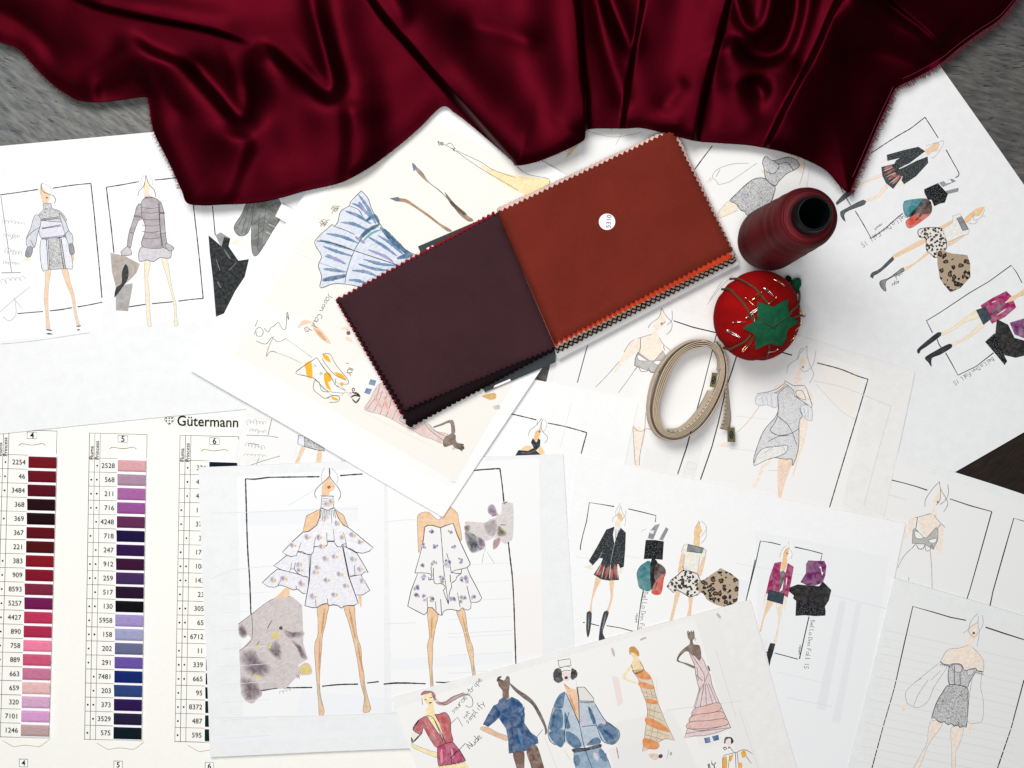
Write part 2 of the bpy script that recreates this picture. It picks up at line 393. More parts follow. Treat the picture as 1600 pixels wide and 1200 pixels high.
# ===== S1
panel(S1, "-60,292 147,276 160,515 -60,540", (226, 228, 232))
panel(S1, "161,276 306,258 336,492 185,512", (228, 229, 231))
panel(S1, "324,300 520,270 520,470 340,497", (232, 233, 235))
fr = Draw(S1, 'frame_outline', 0, 250, 4)
fr.l(DK, 1.6, "0,218 110,203 238,184", "330,176 450,158 568,146", "568,146 588,330 602,480 622,690 637,860", "640,888 560,905 485,918", "450,923 380,935 310,943", "268,947 190,953 110,960")
fr.l(DK, 1.6, "665,170 760,155 868,135", "966,125 1040,118 1110,108", "665,170 675,260 690,380 712,580", "1208,280 1240,560 1270,865", "1270,865 1190,872 1115,882", "1080,886 950,898", "910,902 805,918", "1328,285 1345,470")
fr.l(PENCIL, 0.7, "5,1150 200,1132 560,1080"); fr.l((110, 110, 112), 0.9, "5,225 40,470 72,700", "10,705 130,703")
fr.scrib(PENCIL, .6, 10, 380, 150, 400, 3, 7).scrib(PENCIL, .6, 30, 560, 130, 590, 4, 6).scrib(PENCIL, .6, 20, 470, 120, 480, 3, 7).scrib(PENCIL, .6, 20, 640, 120, 650, 3, 7).scrib(PENCIL, .6, 0, 760, 150, 740, 5, 5)
fr.l(PENCIL, .7, "0,950 90,870 185,795", "90,860 100,960 60,1005 20,980", "90,870 140,930", "60,500 85,480 70,495"); fr.done()
g = Draw(S1, 'figure_drawing', 0, 250, 4, 0.1)
g.f('w', TAN, "258,165 290,200 312,215 312,240 300,262 295,275 268,275 262,245 252,215").dot((150, 100, 70), 1.6, "293,236")
g.f('w', TAN, "285,685 318,685 305,780 300,860 302,950 312,1058 292,1060 285,950 275,870 282,780", PENCIL, .5)
g.f('w', TAN, "385,682 418,675 440,760 465,850 478,950 500,1040 485,1045 462,950 445,850 420,790", PENCIL, .5)
g.f('w', CRM, "160,608 190,612 188,628 138,634").f('w', TAN, "442,590 462,585 460,635").b((70, 70, 70), 2.2, "288,1060 325,1066", "290,1085 330,1088", "476,1040 506,1036", "480,1062 500,1060")
g.l(PEN, .9, "262,143 262,190 300,212 335,225 348,250 340,272").l(PENCIL, .6, "262,143 310,165 322,200 310,215", "255,150 250,200 255,220"); go = g.done()
g = Draw(S1, 'garment', 0, 250, 4, 0.2, go)
g.f('w', (224, 226, 234), "262,490 405,478 455,665 408,678 305,685 262,680", PEN, .8)
g.f('w', (222, 220, 232), "255,375 370,355 402,385 402,475 262,490", PEN, .8)
g.f('l', (120, 120, 124), "270,275 318,272 325,300 380,325 410,385 255,375 240,345 270,310", PEN, .7)
g.f('w', (206, 210, 218), "240,345 255,375 250,420 235,460 215,545 170,540 165,490 190,430 215,350", PEN, .8).f('w', (206, 210, 218), "370,330 410,385 430,440 452,470 455,520 430,530 400,440 385,390", PEN, .8)
g.f('w', (150, 152, 156), "172,545 205,548 190,605 158,600", PEN, .7).f('w', (150, 152, 156), "430,530 455,525 465,580 440,590", PEN, .7)
g.f('l', (96, 98, 102), "300,495 380,490 408,678 305,685", smooth=False).l(DK, .9, "290,495 302,685", "300,495 312,685", "370,490 398,678", "382,490 410,678", "258,370 370,355", "255,378 372,363", "262,425 380,405", "262,430 380,412", "262,488 400,472", "262,494 402,480").l(PEN, .8, "165,490 200,450 250,420", "215,545 190,500", "430,440 400,470").done()
g = Draw(S1, 'figure_drawing', 0, 250, 4, 0.1)
g.f('w', (240, 224, 190), "912,125 935,165 928,205 905,205 892,170").f('w', (236, 214, 204), "900,205 932,205 940,235 905,240")
g.f('w', (236, 226, 200), "905,635 940,640 925,740 935,850 938,950 945,1040 925,1040 912,900 905,760", PENCIL, .6).f('w', (236, 226, 200), "1010,620 1045,625 1065,740 1080,820 1100,900 1105,990 1115,1030 1088,1035 1092,980 1085,900 1060,800 1040,720", PENCIL, .6)
g.l(PEN, .9, "912,95 900,160 868,195 862,225", "912,95 930,150 965,190 972,230").l(PENCIL, .6, "900,95 880,130 885,170", "930,95 950,120 955,160"); go = g.done()
g = Draw(S1, 'garment', 0, 250, 4, 0.2, go); GM = (176, 168, 172)
g.f('w', (206, 204, 208), "890,540 1050,540 1070,600 1050,615 1000,610 960,635 920,625 870,630", PEN, .9)
g.f('w', GM, "905,238 950,232 1000,262 1000,330 1000,400 1020,470 1030,545 890,540 905,450 905,400 885,350 880,275", PEN, .8)
g.f('w', GM, "880,275 885,370 865,380 835,460 815,550 795,540 808,450 840,350 855,290", PEN, .8).f('w', GM, "1000,262 1018,300 1025,340 1030,400 1035,470 1045,540 1020,545 1000,400", PEN, .8)
g.f('w', (198, 194, 196), "800,540 822,590 760,595 755,575", PEN, .8).f('w', (190, 186, 190), "1040,520 1088,550 1065,570 1035,545", PEN, .8)
for y in (300, 330, 372, 410, 450, 490): g.l((105, 100, 104), .8, f"888,{y-4} 940,{y+3} 1002,{y-6}")
for y in (345, 352): g.l(PEN, .9, f"836,{y} 882,{y+8}", f"1000,{y-16} 1030,{y-18}")
g.l(PEN, .8, "808,450 835,460", "1006,460 1040,455", "990,268 998,400 1010,540", "905,232 950,230", "905,238 952,236").done()
d = Draw(S1, 'fabric_scrap_print', 0, 250, 4, 0.15)
d.f('w', (178, 168, 160), "690,580 780,600 875,650 850,710 790,770 725,800 700,700", smooth=False).f('w', (170, 166, 164), "722,790 828,770 828,790 800,945 725,940", smooth=False)
d.f('i', (62, 64, 66), "785,650 802,680 800,740 770,790 725,850 714,860 725,800 760,770 762,700").done()
d = Draw(S1, 'fabric_scrap_print', 0, 250, 4, 0.15)
d.f('w', (150, 152, 152), "1345,470 1380,452 1440,490 1425,540 1380,540", smooth=False)
d.f('i', (44, 48, 50), "1302,470 1345,505 1385,540 1400,480 1440,492 1430,540 1490,630 1555,620 1530,730 1470,820 1400,960 1350,980 1330,750 1310,580", smooth=False, jag=.3)
d.b((110, 114, 116), 3, "1400,560 1440,620", "1360,760 1380,800").l((150, 150, 150), .6, "1480,640 1430,690", "1350,620 1375,690").done()
g = Draw(S1, 'figure_drawing', 0, 250, 4, 0.3)
g.f('w', (132, 136, 132), "1545,265 1595,265 1570,400 1545,460 1500,475 1465,440 1470,400 1510,340", PEN, .9).f('w', CRM, "1455,510 1490,500 1495,520 1445,525").l(PEN, .7, "1560,275 1510,460", "1580,280 1540,455", "1545,300 1480,430")
g.at(400, 250, 4).f('w', (120, 124, 120), "0,235 120,225 165,330 100,450 0,600 -30,500", PEN, .8).l(PEN, .8, "10,300 60,280 110,330", "-10,400 50,360 110,420", "-10,480 60,430 90,450", "20,340 10,560", "60,300 40,500", "95,260 130,350"); g.done()

# ===== C
panel(C, "362,560 712,754 782,632 965,345 608,150 512,300", (236, 231, 221), k=0)
d = Draw(C, 'show_through_marks', 0, 0, 1, 0)
ghost(d, ((232, 231, 228), "440,318 505,352 490,372 430,338"), ((236, 233, 226), "400,470 480,500 470,560 392,520"), ((233, 231, 226), "560,560 640,600 620,640 545,600"), ((236, 235, 231), "330,560 380,590 700,760 712,754 430,590 350,545"))
d.l((222, 220, 214), .8, "420,350 500,390", "415,362 480,396", "425,378 520,420", "470,330 540,360", "560,640 680,700").done()
g = Draw(C, 'skirt_drawing', 400, 250, 4, 0.1, label='blue and white ruffled skirt drawing'); BL = (112, 142, 172); BL2 = (70, 112, 146)
g.f('w', (214, 219, 230), "658,192 700,240 725,310 775,400 850,490 935,560 1000,595 900,680 650,790 550,775 480,775 402,798 410,730 390,660 408,600 370,530 380,490 480,400 485,415 510,390 530,320 590,285 585,265", smooth=False)
g.b(BL, 5, "600,270 660,300 740,380", "640,215 700,300 750,400", "560,320 640,350 720,400", "530,390 610,400 700,440", "440,460 540,480 640,520", "400,500 500,530 600,560", "420,540 500,570 600,600", "430,600 500,620 560,650", "420,680 500,690 565,700", "415,745 500,730 565,715", "760,470 840,520 920,590", "700,480 800,540 880,600", "670,620 780,650 880,660", "640,650 740,680 830,690", "600,690 690,700 760,730", "580,750 640,755 700,775")
g.b(BL2, 7, "690,380 740,350 770,400", "775,420 860,510 960,600", "800,430 900,540 980,600", "640,500 700,440 770,405", "415,755 480,740 560,725", "880,615 940,600 980,595").b((120, 170, 170), 3, "660,520 720,460 800,430").b((150, 150, 190), 5, "620,480 680,520", "440,590 540,640", "700,560 800,600 860,640", "640,260 690,330")
g.l(PEN, 1.0, "658,192 700,240 725,310 775,400 850,490 935,560 1000,595", "658,192 590,262 585,285 530,320 510,390 485,415 480,400 380,490 370,530 408,600 390,660 410,730 402,798 480,775 550,775 650,792", "775,400 700,440 640,520 600,600 570,690 555,770", "490,415 560,440 615,465", "590,290 640,310 665,350").l(DK, 1.2, "380,505 480,520 600,562 890,658")
g.l(PENCIL, .8, "390,640 480,670 560,700", "400,500 380,520"); g.done()
g = Draw(C, 'figure_drawing', 400, 250, 4, 0.1, label='pair of thin brown legs in grey shoes')
g.f('w', (150, 132, 112), "985,40 1005,45 1040,75 1080,135 1150,190 1220,260 1300,330 1360,375 1330,385 1270,340 1210,260 1140,190 1060,130 1010,80").f('w', (170, 140, 106), "880,240 940,245 1000,285 1080,340 1150,395 1225,440 1200,448 1140,405 1060,345 980,290 930,265 880,258")
g.f('w', (120, 128, 150), "973,16 990,25 1010,50 985,72", smooth=False).f('w', (120, 124, 140), "832,240 890,230 905,250 880,260", smooth=False).f('w', (104, 88, 74), "1180,200 1240,270 1320,340 1300,345 1220,280").done()
g = Draw(C, 'figure_drawing', 400, 0, 4, 0.1, label='pale yellow legs of an upside down figure')
YL = (244, 224, 178)
g.f('w', YL, "1400,1020 1470,1060 1640,1100 1830,1120 1820,1190 1700,1180 1500,1110 1430,1060").f('w', YL, "1480,1090 1600,1150 1740,1190 1760,1240 1640,1200 1520,1130")
g.l(PEN, .7, "1130,885 1170,900 1250,945 1400,1050 1640,1190", "1250,940 1400,1010 1480,1060 1620,1110", "1630,1040 1700,1090 1830,1120 1815,1180").b((150, 150, 150), 6, "1150,890 1172,905").l((90, 90, 90), 1.4, "1140,880 1145,910", "1235,935 1245,925", "1225,925 1240,945").l(PEN, .8, "1190,905 1215,893 1240,925").done()
h = Draw(C, 'handwriting', 0, 0, 1, 0.15)
script(h, 'Jason Cauli', 518, 458, 118, 8.5, PEN, .9, 7.5)
script(h, 'BB', 520, 330, -50, 9, (120, 110, 90), .8, 4); script(h, 'BD', 502, 352, -45, 9, (130, 115, 90), .8, 4); h.scrib((120, 108, 84), .7, 518, 334, 530, 322, 3, 3).scrib((120, 108, 84), .7, 500, 354, 514, 344, 3, 3)
h.at(400, 250, 4).l((110, 112, 96), .9, "-10,1090 0,1060 25,1045 45,1070 35,1100 5,1098 0,1070", "50,1050 75,1075 95,1045 110,1040 140,1015 160,1050 185,1055 195,950 205,1000 190,960", "-5,1040 10,1000")
h.at(400, 500, 4).l((110, 110, 100), .8, "95,105 135,135 160,130 190,115", "110,100 75,180 65,230 80,205 105,195 130,205", "0,130 60,150 95,110").l((200, 176, 160), .9, "190,120 290,190 350,235", "130,205 200,230 285,270")
script(h, 'ILY', 549, 573, 110, 7, (80, 80, 60), 1.3, 5); script(h, 'IM', 543, 566, 105, 4, (130, 124, 90), 1.0, 5); h.done()
g = Draw(C, 'figure_drawing', 400, 250, 4, 0.1, label='smudged orange face sketch')
g.f('w', (238, 206, 176), "350,1030 400,1055 470,1145 430,1135 385,1095").b((220, 170, 130), 6, "360,1050 400,1090 440,1130").b((236, 210, 188), 7, "262,1050 300,1015 350,1015")
g.dot((222, 214, 200), 4, "318,1058").l(PEN, .8, "303,1050 318,1042 334,1055 328,1072 308,1072 303,1050").b((236, 214, 196), 6, "530,1060 560,1050 590,1090", "560,1110 600,1130").dot((130, 100, 104), 3.2, "578,1082").done()
g = Draw(C, 'figure_drawing', 400, 500, 4, 0.1, label='figure in a white jacket with yellow blocks'); YE = (240, 180, 50)
g.f('w', (240, 240, 236), "380,235 470,360 560,440 540,470 470,470 370,370 250,325", PENCIL, .7, smooth=False)
for q in ("305,275 345,262 352,360 320,355 310,310", "428,330 465,335 470,380 450,390 470,440 440,420 425,370", "490,325 540,340 568,380 555,375 500,345", "415,215 450,225 465,265 430,245", "470,475 515,495 510,505 475,495", "520,395 545,390 540,415"): g.f('i', YE, q)
g.l(PEN, .8, "380,235 250,325 310,350 370,368 440,440 545,458", "380,235 430,310 470,360 500,410 560,440", "415,215 460,212 500,280 575,375 572,400 540,400", "415,240 430,270 490,340 560,375", "370,370 358,430 400,470 430,490 460,478", "370,380 395,390 410,440 450,450", "445,490 480,472 520,480 515,510 460,515", "400,325 415,335 405,345 398,330", "360,280 380,290 360,295", "500,365 495,405 520,415", smooth=True)
g.l((50, 50, 50), 1.6, "600,430 612,425 618,438 605,445 600,432").b((60, 60, 60), 3, "590,485 620,470 650,480", "625,460 600,450", "600,490 625,515 650,485", "620,450 652,478").dot((210, 120, 110), 1.2, "592,456").l(PENCIL, .7, "570,455 610,500", "545,458 575,450 600,470").done()
d = Draw(C, 'colour_squares', 400, 500, 4, 0.1)
for q in ("715,370 752,378 742,412 703,402", "690,425 727,432 710,467 675,455"): d.f('w', (106, 136, 172), q, smooth=False)
d.done()
g = Draw(C, 'figure_drawing', 400, 500, 4, 0.1, label='figure in a pink mermaid dress'); PK = (226, 204, 198)
g.f('w', PK, "780,395 830,450 900,520 960,600 985,650 960,680 850,620 780,590 680,560 710,500 740,440", PENCIL, .8).f('w', PK, "960,640 1050,630 1110,690 1200,715 1170,770 1100,745 1030,720 950,665", PENCIL, .8)
g.l((150, 130, 128), .9, "775,400 755,470 695,555", "790,440 770,500 735,572", "820,460 800,520 775,590", "845,500 830,560 810,605", "880,560 850,620", "920,590 900,630 1000,680", "1050,640 1090,690 1180,760", "1080,650 1130,700 1195,730").b((226, 180, 170), 5, "740,470 790,560", "800,480 830,580")
g.f('w', BRN, "1180,735 1230,705 1248,720 1252,760 1300,788 1295,812 1240,800 1228,780 1180,795 1168,770").f('w', BRN, "1105,668 1150,650 1228,625 1245,705 1222,712 1214,645 1160,660 1112,674").b((100, 84, 72), 3, "1240,770 1270,800 1300,795", "1260,790 1290,820", "1250,775 1300,780").l((120, 100, 80), .8, "1232,795 1228,808 1242,806").done()
d = Draw(C, 'fabric_scrap_print', 400, 500, 4, 0.1); d.f('w', (214, 180, 120), "1410,475 1490,455 1500,490 1460,500 1440,490").f('w', (206, 200, 190), "1480,540 1520,530 1525,555 1490,560"); d.f('i', (222, 220, 216), "1200,1005 1235,1022 1255,1015 1240,1008", smooth=False).done()

# ===== E
g = Draw(E, 'figure_drawing', 1120, 280, 7.27, 0.1, label='figure in a grey lace mini skirt')
g.f('w', CRM, "150,240 240,310 240,350 40,435 10,390", PENCIL, .7).f('w', PEACH, "500,-100 620,-180 700,-200 760,-260 900,-260 1010,-170 960,-60 860,-140 760,-40 640,0")
g.l(PENCIL, .8, "640,60 760,-60 900,-200 960,-330", "940,60 985,-100 1010,-300").at(800, 250, 4).l(PENCIL, .9, "1480,20 1380,25 1300,50 1262,80 1253,110 1280,130 1290,152 1350,140 1400,110 1530,20", "1300,60 1275,105", "1240,110 1225,140").f('w', (238, 226, 200), "1255,110 1240,118 1205,142 1245,135"); go = g.done()
g = Draw(E, 'garment', 1120, 280, 7.27, 0.2, go)
g.f('l', (104, 106, 110), "400,10 480,-15 560,0 660,80 645,180 620,250 580,310 520,330 430,360 345,410 320,370 270,350 240,300 200,270 150,240 230,160 310,80", DK, 1.1).f('l', (130, 132, 136), "560,0 660,80 700,30 790,-60 870,-100 940,-150 900,-220 800,-250 640,-210 560,-260 520,-200 540,-110", DK, 1.0)
g.l(DK, 1, "640,-210 700,-170 700,-120 640,-60 560,-90", "560,-5 600,40 665,80", "700,-170 800,-190 870,-100").done()
d = Draw(E, 'frame_outline', 0, 0, 1, 0.05); d.l(DK, 1.7, "1113,228 1100,245 1086,264", "838,256 850,262").l(PENCIL, .8, "1145,430 1125,450 1105,476", "1128,440 1108,470", "905,210 890,232 885,246", "972,208 962,226", "918,205 960,214 1004,206").f('w', (224, 196, 160), "890,232 905,222 899,232 886,246").done()
panel(E, "905,170 1262,190 1232,440 900,400", (232, 230, 226))

# ===== TR
fr = Draw(TR, 'frame_outline', 1300, 170, 5.333)
fr.l(DK, 1.4, "325,370 500,255 600,195 660,160 775,70", "775,70 830,155 885,242", "950,340 1000,430 1060,545 1028,572", "45,600 70,650 95,700", "118,740 155,805", "193,850 260,960 327,1080", "327,1080 440,1000 500,945 590,870")
fr.at(1200, 250, 4).l(DK, 1.6, "1028,1080 990,1005 1080,950 1260,830 1380,760 1520,658 1555,705 1588,768", smooth=False).l(DK, 1.5, "1058,1120 1065,1145 1082,1172").at(1200, 500, 4).l(DK, 1.5, "1110,205 1150,275 1187,345 1300,290 1410,205", smooth=False)
fr.l(PENCIL, .6, "-160,-60 60,-160 180,-200").done()
h = Draw(TR, 'handwriting', 0, 0, 1, 0.1)
script(h, 'Bella Dnn Fall 15', 1417, 336, 146, 6.6, PEN, .7, 8); script(h, 'resort', 1379, 350, 146, 4, PEN, .6, 6)
script(h, 'Bella Dnn Fall 15', 1553, 560, 148, 6, PEN, .7, 7.6); script(h, 'seyl', 1412, 426, 150, 6, PEN, .7, 7); script(h, 'eyu', 1406, 440, 150, 6, PEN, .8, 7); h.done()
g = Draw(TR, 'figure_drawing', 1300, 170, 5.333, 0.1, label='figure in a tweed blazer and red pleated skirt')
g.f('w', TAN, "775,350 840,300 890,285 880,350 830,360 800,390").f('w', CRM, "410,545 425,560 300,605 230,640 170,695 210,650 300,590", TAN, .7).f('w', CRM, "450,630 470,650 430,690 380,740 280,778 268,765 370,725 400,690", TAN, .7)
g.l(PENCIL, .7, "780,310 850,290 930,265 930,290 890,360 850,405 820,410", "840,290 880,280 895,300").f('w', CRM, "430,420 455,425 420,450 400,445").f('w', CRM, "560,610 600,628 540,650")
g.f('i', (86, 92, 96), "30,785 120,690 190,688 40,803").f('i', (96, 102, 106), "70,860 130,825 260,760 272,795 110,865 112,940 90,920 72,885", DK, .8); go = g.done()
g = Draw(TR, 'garment', 1300, 170, 5.333, 0.2, go)
g.f('t', (66, 72, 74), "410,485 530,455 590,545 575,580 510,668 450,620 420,560", smooth=False).b((170, 78, 70), 4, "430,500 500,475", "440,550 520,500", "470,590 540,530", "500,630 570,560", "520,560 575,565").b((190, 190, 180), 1.5, "430,520 520,480", "450,570 550,520", "480,620 560,560")
g.f('t', (62, 68, 72), "458,385 600,345 720,318 775,352 640,455 580,490 500,500 535,430 580,405 462,432", DK, .8, smooth=False).f('t', (62, 68, 72), "795,400 800,450 700,560 600,627 580,595 590,560 520,530 640,460", DK, .8, smooth=False).l((225, 225, 225), 1.6, "785,370 700,430 560,500").done()
d = Draw(TR, 'fabric_scrap_print', 1300, 170, 5.333, 0.15)
d.f('w', (150, 152, 156), "890,615 1000,582 1035,602 925,652", smooth=False).f('w', (140, 142, 146), "945,685 1055,658 1052,690 955,712", smooth=False).f('i', (232, 232, 232), "930,600 985,590 1000,612 950,622", smooth=False)
d.f('t', (30, 34, 38), "770,700 765,670 830,640 885,618 965,710 940,780 900,790 850,815 830,760 800,760", smooth=False, jag=.4)
d.f('w', (60, 138, 148), "590,800 600,770 660,755 770,750 720,820 640,905 600,870").f('w', (40, 44, 46), "770,745 830,790 760,860 690,880 650,905 640,890 720,800").f('w', (90, 60, 48), "790,790 832,800 825,870 760,900 690,960 650,950 700,870").f('w', (206, 92, 74), "650,905 720,870 760,880 820,880 655,996 612,945").b((60, 50, 46), 3, "700,930 760,860").done()
g = Draw(TR, 'figure_drawing', 1200, 250, 4, 0.1, label='figure in a white top and spotted skirt')
g.f('w', (236, 200, 154), "1220,375 1260,335 1300,305 1355,293 1320,350 1290,350 1245,395").f('w', TAN, "975,490 985,512 880,570 790,612 775,600 880,540", TAN, .7).f('w', TAN, "1000,570 1000,590 930,640 860,692 850,675 920,640", TAN, .7).f('w', TAN, "1050,430 1160,370 1162,385 1080,430").f('w', TAN, "1120,520 1240,455 1230,475 1130,540")
g.f('i', (90, 94, 98), "650,705 700,680 780,603 787,622 700,700 662,722 655,740 640,730", DK, .7).f('w', (130, 134, 136), "700,760 760,735 845,672 853,692 740,755 738,820 710,800", DK, .9)
g.l(PENCIL, .8, "1290,325 1285,375 1330,360 1355,310", "1255,395 1290,400 1310,380", "1330,350 1360,350"); go = g.done()
g = Draw(TR, 'garment', 1200, 250, 4, 0.2, go)
g.f('s', (226, 222, 214), "950,430 1090,430 1115,520 1110,560 1050,610 1020,590 990,560 985,490 945,480", DK, 1.1).f('w', (234, 232, 226), "1090,430 1155,390 1155,350 1200,335 1260,440 1250,465 1220,470 1120,515", PENCIL, .9, smooth=False).f('w', (140, 142, 148), "1180,365 1210,352 1252,435 1218,442", PEN, .9, smooth=False).done()
d = Draw(TR, 'fabric_scrap_print', 1200, 250, 4, 0.25); d.f('p', (178, 160, 138), "1060,575 1085,560 1115,575 1150,585 1245,595 1265,650 1265,730 1200,800 1140,827 1100,780 1075,740 1060,650", smooth=False, jag=.4).done()
g = Draw(TR, 'figure_drawing', 1200, 250, 4, 0.1, label='figure in a magenta jacket and slate shorts, cut off by the right edge'); MG = (164, 40, 104)
g.f('w', TAN, "1490,870 1550,840 1600,805 1640,800 1620,840 1560,860 1510,900").f('w', CRM, "1300,940 1315,985 1240,1010 1170,1055 1085,1100 1080,1085 1160,1040", TAN, .8).f('w', CRM, "1335,1015 1355,1030 1300,1080 1240,1120 1150,1162 1145,1148 1230,1110", TAN, .8)
g.at(1200, 500, 4).f('i', (52, 56, 60), "930,190 980,140 1065,75 1083,95 1000,160 955,190 945,212").f('i', (52, 56, 60), "980,235 1050,190 1135,148 1150,170 1080,215 1025,240 1022,292 1000,262"); go = g.done()
g = Draw(TR, 'garment', 1200, 250, 4, 0.2, go)
g.f('w', MG, "1330,910 1400,865 1490,820 1520,850 1480,890 1470,900 1535,880 1550,920 1480,980 1400,1022 1375,980", MG, .8, smooth=False).f('w', (110, 90, 100), "1400,950 1480,890 1470,920 1420,965").b((240, 225, 235), 1.6, "1400,890 1425,880", "1430,970 1490,930").f('i', (66, 78, 90), "1302,938 1360,918 1397,990 1347,1030", DK, .8, smooth=False).done()
d = Draw(TR, 'fabric_scrap_print', 1200, 250, 4, 0.25); d.f('w', (118, 34, 108), "1510,1015 1600,990 1680,1000 1680,1110 1600,1115 1540,1090", smooth=False, jag=.5).f('t', (34, 38, 42), "1355,1135 1415,1082 1440,1110 1480,1230 1495,1258 1480,1280 1430,1220", smooth=False, jag=.4).f('i', (48, 46, 46), "1420,1090 1430,995 1500,1030 1540,1110 1610,1130 1690,1120 1690,1200 1550,1237 1480,1220", smooth=False, jag=.3).done()

# ===== I
def bra(s, T, p, lab, arms=True):
    g = Draw(s, 'figure_drawing', *T, 0.1, label=lab)
    g.f('w', PEACH, p[0]).dot((140, 130, 130), 1.9, p[1])
    g.l((110, 112, 114), .8, *p[2]); 
    for q in p[3]: g.f('w', PEACH, q)
    g.l((120, 118, 114), .7, *p[4]); go = g.done()
    g = Draw(s, 'garment', *T, 0.2, go); g.f('w', (188, 188, 184), p[5], (110, 108, 106), .9, smooth=False)
    for q in p[6]: g.f('i', (236, 236, 234), q, (110, 108, 106), .7)
    g.l((104, 102, 100), 1.0, *p[7]); g.done()
panel(I, "1394,722 1640,800 1600,1000 1350,900", (226, 226, 222))
d = Draw(I, 'frame_outline', 1300, 700, 5.333, 0.05); d.l(DK, 1.6, "468,260 600,292 700,320 795,352", "980,423 1150,480 1332,530", "1332,530 1240,860 1150,1180 1060,1450", "1600,610 1515,585 1430,880 1340,1200 1300,1400", smooth=False).l((210, 208, 200), .8, "440,380 620,430").done()
bra(I, (1300, 700, 5.333), ("890,330 870,390 845,430 840,480 830,540 720,590 720,640 760,720 800,750 860,690 875,640 870,540 855,480 890,470 900,400", "882,450",
    ["895,280 830,350 780,430 775,490", "895,280 905,340 950,420 965,470 930,532", "905,340 900,430 870,475", "965,305 970,380 940,440 900,470", "850,560 890,610 942,662", "825,545 720,575 660,590 625,650"],
    ["690,575 640,610 610,700 600,760 640,720 690,640", "880,640 920,650 930,720 905,870 865,870 870,760"], ["665,835 600,900 548,998", "820,860 830,1000 835,1170", "640,1075 640,1110"],
    "675,685 690,665 760,745 790,750 870,660 885,680 880,770 845,845 770,800 668,795", ["690,690 720,700 760,750 700,750", "800,770 870,755 860,790 820,790"], ["712,580 700,665", "905,635 870,680", "668,835 700,800 720,840 760,838 775,805 780,850 815,855 830,800 845,840"]), 'figure in a grey bralette')
# ===== F
panel(F, "905,440 1128,505 1058,770 830,720", (228, 227, 224)); panel(F, "1146,512 1362,580 1310,815 1080,770", (232, 230, 226), lvl=-0.04)
d = Draw(F, 'frame_outline', 800, 500, 4, 0.05); d.l(DK, 1.7, "472,158 440,275 408,392", "1010,5 1130,45 1280,80", "1280,80 1200,400 1145,600 1090,800 1035,965", "1405,220 1380,300 1340,420 1290,640 1250,790 1178,998", smooth=False)
d.at(1200, 500, 4).l(DK, 1.7, "307,268 430,300 500,325 560,350 625,370", "625,370 545,640 460,920 385,1170", "80,200 150,220").l((214, 210, 202), .9, "290,380 450,415 600,470 770,540", "770,540 690,820 600,1160", "300,400 450,560 540,620", "0,940 70,940").done()
d = Draw(F, 'show_through_marks', 0, 0, 1, 0); ghost(d, ((232, 231, 228), "1285,605 1335,622 1320,680 1300,640"), ((226, 225, 222), "1010,700 1050,715 1040,745 1000,735"), ((236, 229, 215), "1275,562 1345,584 1335,650 1290,620")); d.l((216, 215, 212), .7, "1150,650 1200,655", "1140,700 1190,706", "1075,722 1088,725 1086,734 1073,731 1075,722").done()
bra(F, (800, 500, 4), ("940,-70 915,-20 890,20 880,50 870,90 800,115 775,180 810,220 870,250 920,230 945,180 930,130 905,70 930,50 960,0", "935,22",
    ["935,-75 920,-20 870,20 850,50", "935,-75 960,-30 1000,20 990,70 965,90", "1000,-60 1000,0 970,30", "870,90 790,115 740,140 700,200", "920,110 945,150 990,190", "960,10 930,35"],
    ["790,118 740,142 700,205 670,260 640,330 700,260 780,190", "755,670 830,690 820,770 800,840 795,910 770,910 765,780"], ["670,260 600,340 525,418", "770,310 720,380 665,455", "830,700 835,580", "750,655 780,690 815,695 835,680 870,685 890,700", "755,670 770,905", "830,690 800,840 795,910"],
    "770,240 785,200 860,255 890,255 945,190 960,230 930,270 920,330 890,330 765,285", ["785,215 820,235 845,255 790,250", "880,260 935,255 920,280 895,275"], ["803,115 800,185 775,230", "945,160 955,190", "765,315 790,290 805,320 845,320 855,300 865,328 890,325 905,300", "770,240 768,285"]), 'figure in a grey bralette, partly under the tape measure')
g = Draw(F, 'figure_drawing', 1200, 500, 4, 0.1, label='figure in a stippled cold shoulder dress')
g.f('w', PEACH, "245,225 200,245 190,290 175,340 160,385 200,410 225,400 200,350 210,310 235,270").dot((170, 160, 155), 2, "218,294").f('w', PEACH, "60,400 100,385 110,400 70,450 20,450").f('w', (238, 214, 194), "70,860 150,860 150,900 110,1000 80,1110 65,1110", TAN, .5).f('w', PEACH, "200,620 245,620 230,740 195,850 155,975 180,850", TAN, .5).f('w', PEACH, "-10,860 30,870 -30,940 -80,1050 -100,1050").f('w', PEACH, "240,425 275,460 275,530 235,490")
g.l(PENCIL, .9, "245,160 200,210 190,240", "245,160 245,220 265,290 285,340 260,395", "190,240 130,280 118,330", "300,190 290,250 275,290 230,325 200,300", "220,175 205,180 180,240").at(800, 500, 4).l((214, 190, 164), 1.0, "1545,540 1480,630 1410,700").f('w', PEACH, "1270,790 1340,760 1350,790"); go = g.done()
g = Draw(F, 'garment', 1200, 500, 4, 0.2, go)
g.f('l', (176, 178, 182), "60,470 125,410 170,440 165,470 205,500 240,520 200,560 215,600 195,640 190,800 155,910 150,870 110,870 40,860 0,870 -20,830 -60,870 -85,900 -85,850 -30,700 50,600 65,540", (110, 112, 114), 1.1)
g.f('w', (232, 230, 226), "-20,800 60,790 120,785 110,830 40,860 0,870 -85,910 -82,880 -60,830", (110, 112, 114), .9).f('w', (236, 234, 230), "105,380 160,410 230,410 245,440 275,530 275,548 205,500 165,470 160,440 115,400 60,450 0,465 -70,475 -68,460 0,450 50,435 105,395", PEN, .9, smooth=False).f('w', PEACH, "175,445 210,440 230,475 235,500 185,480", PEN, .8)
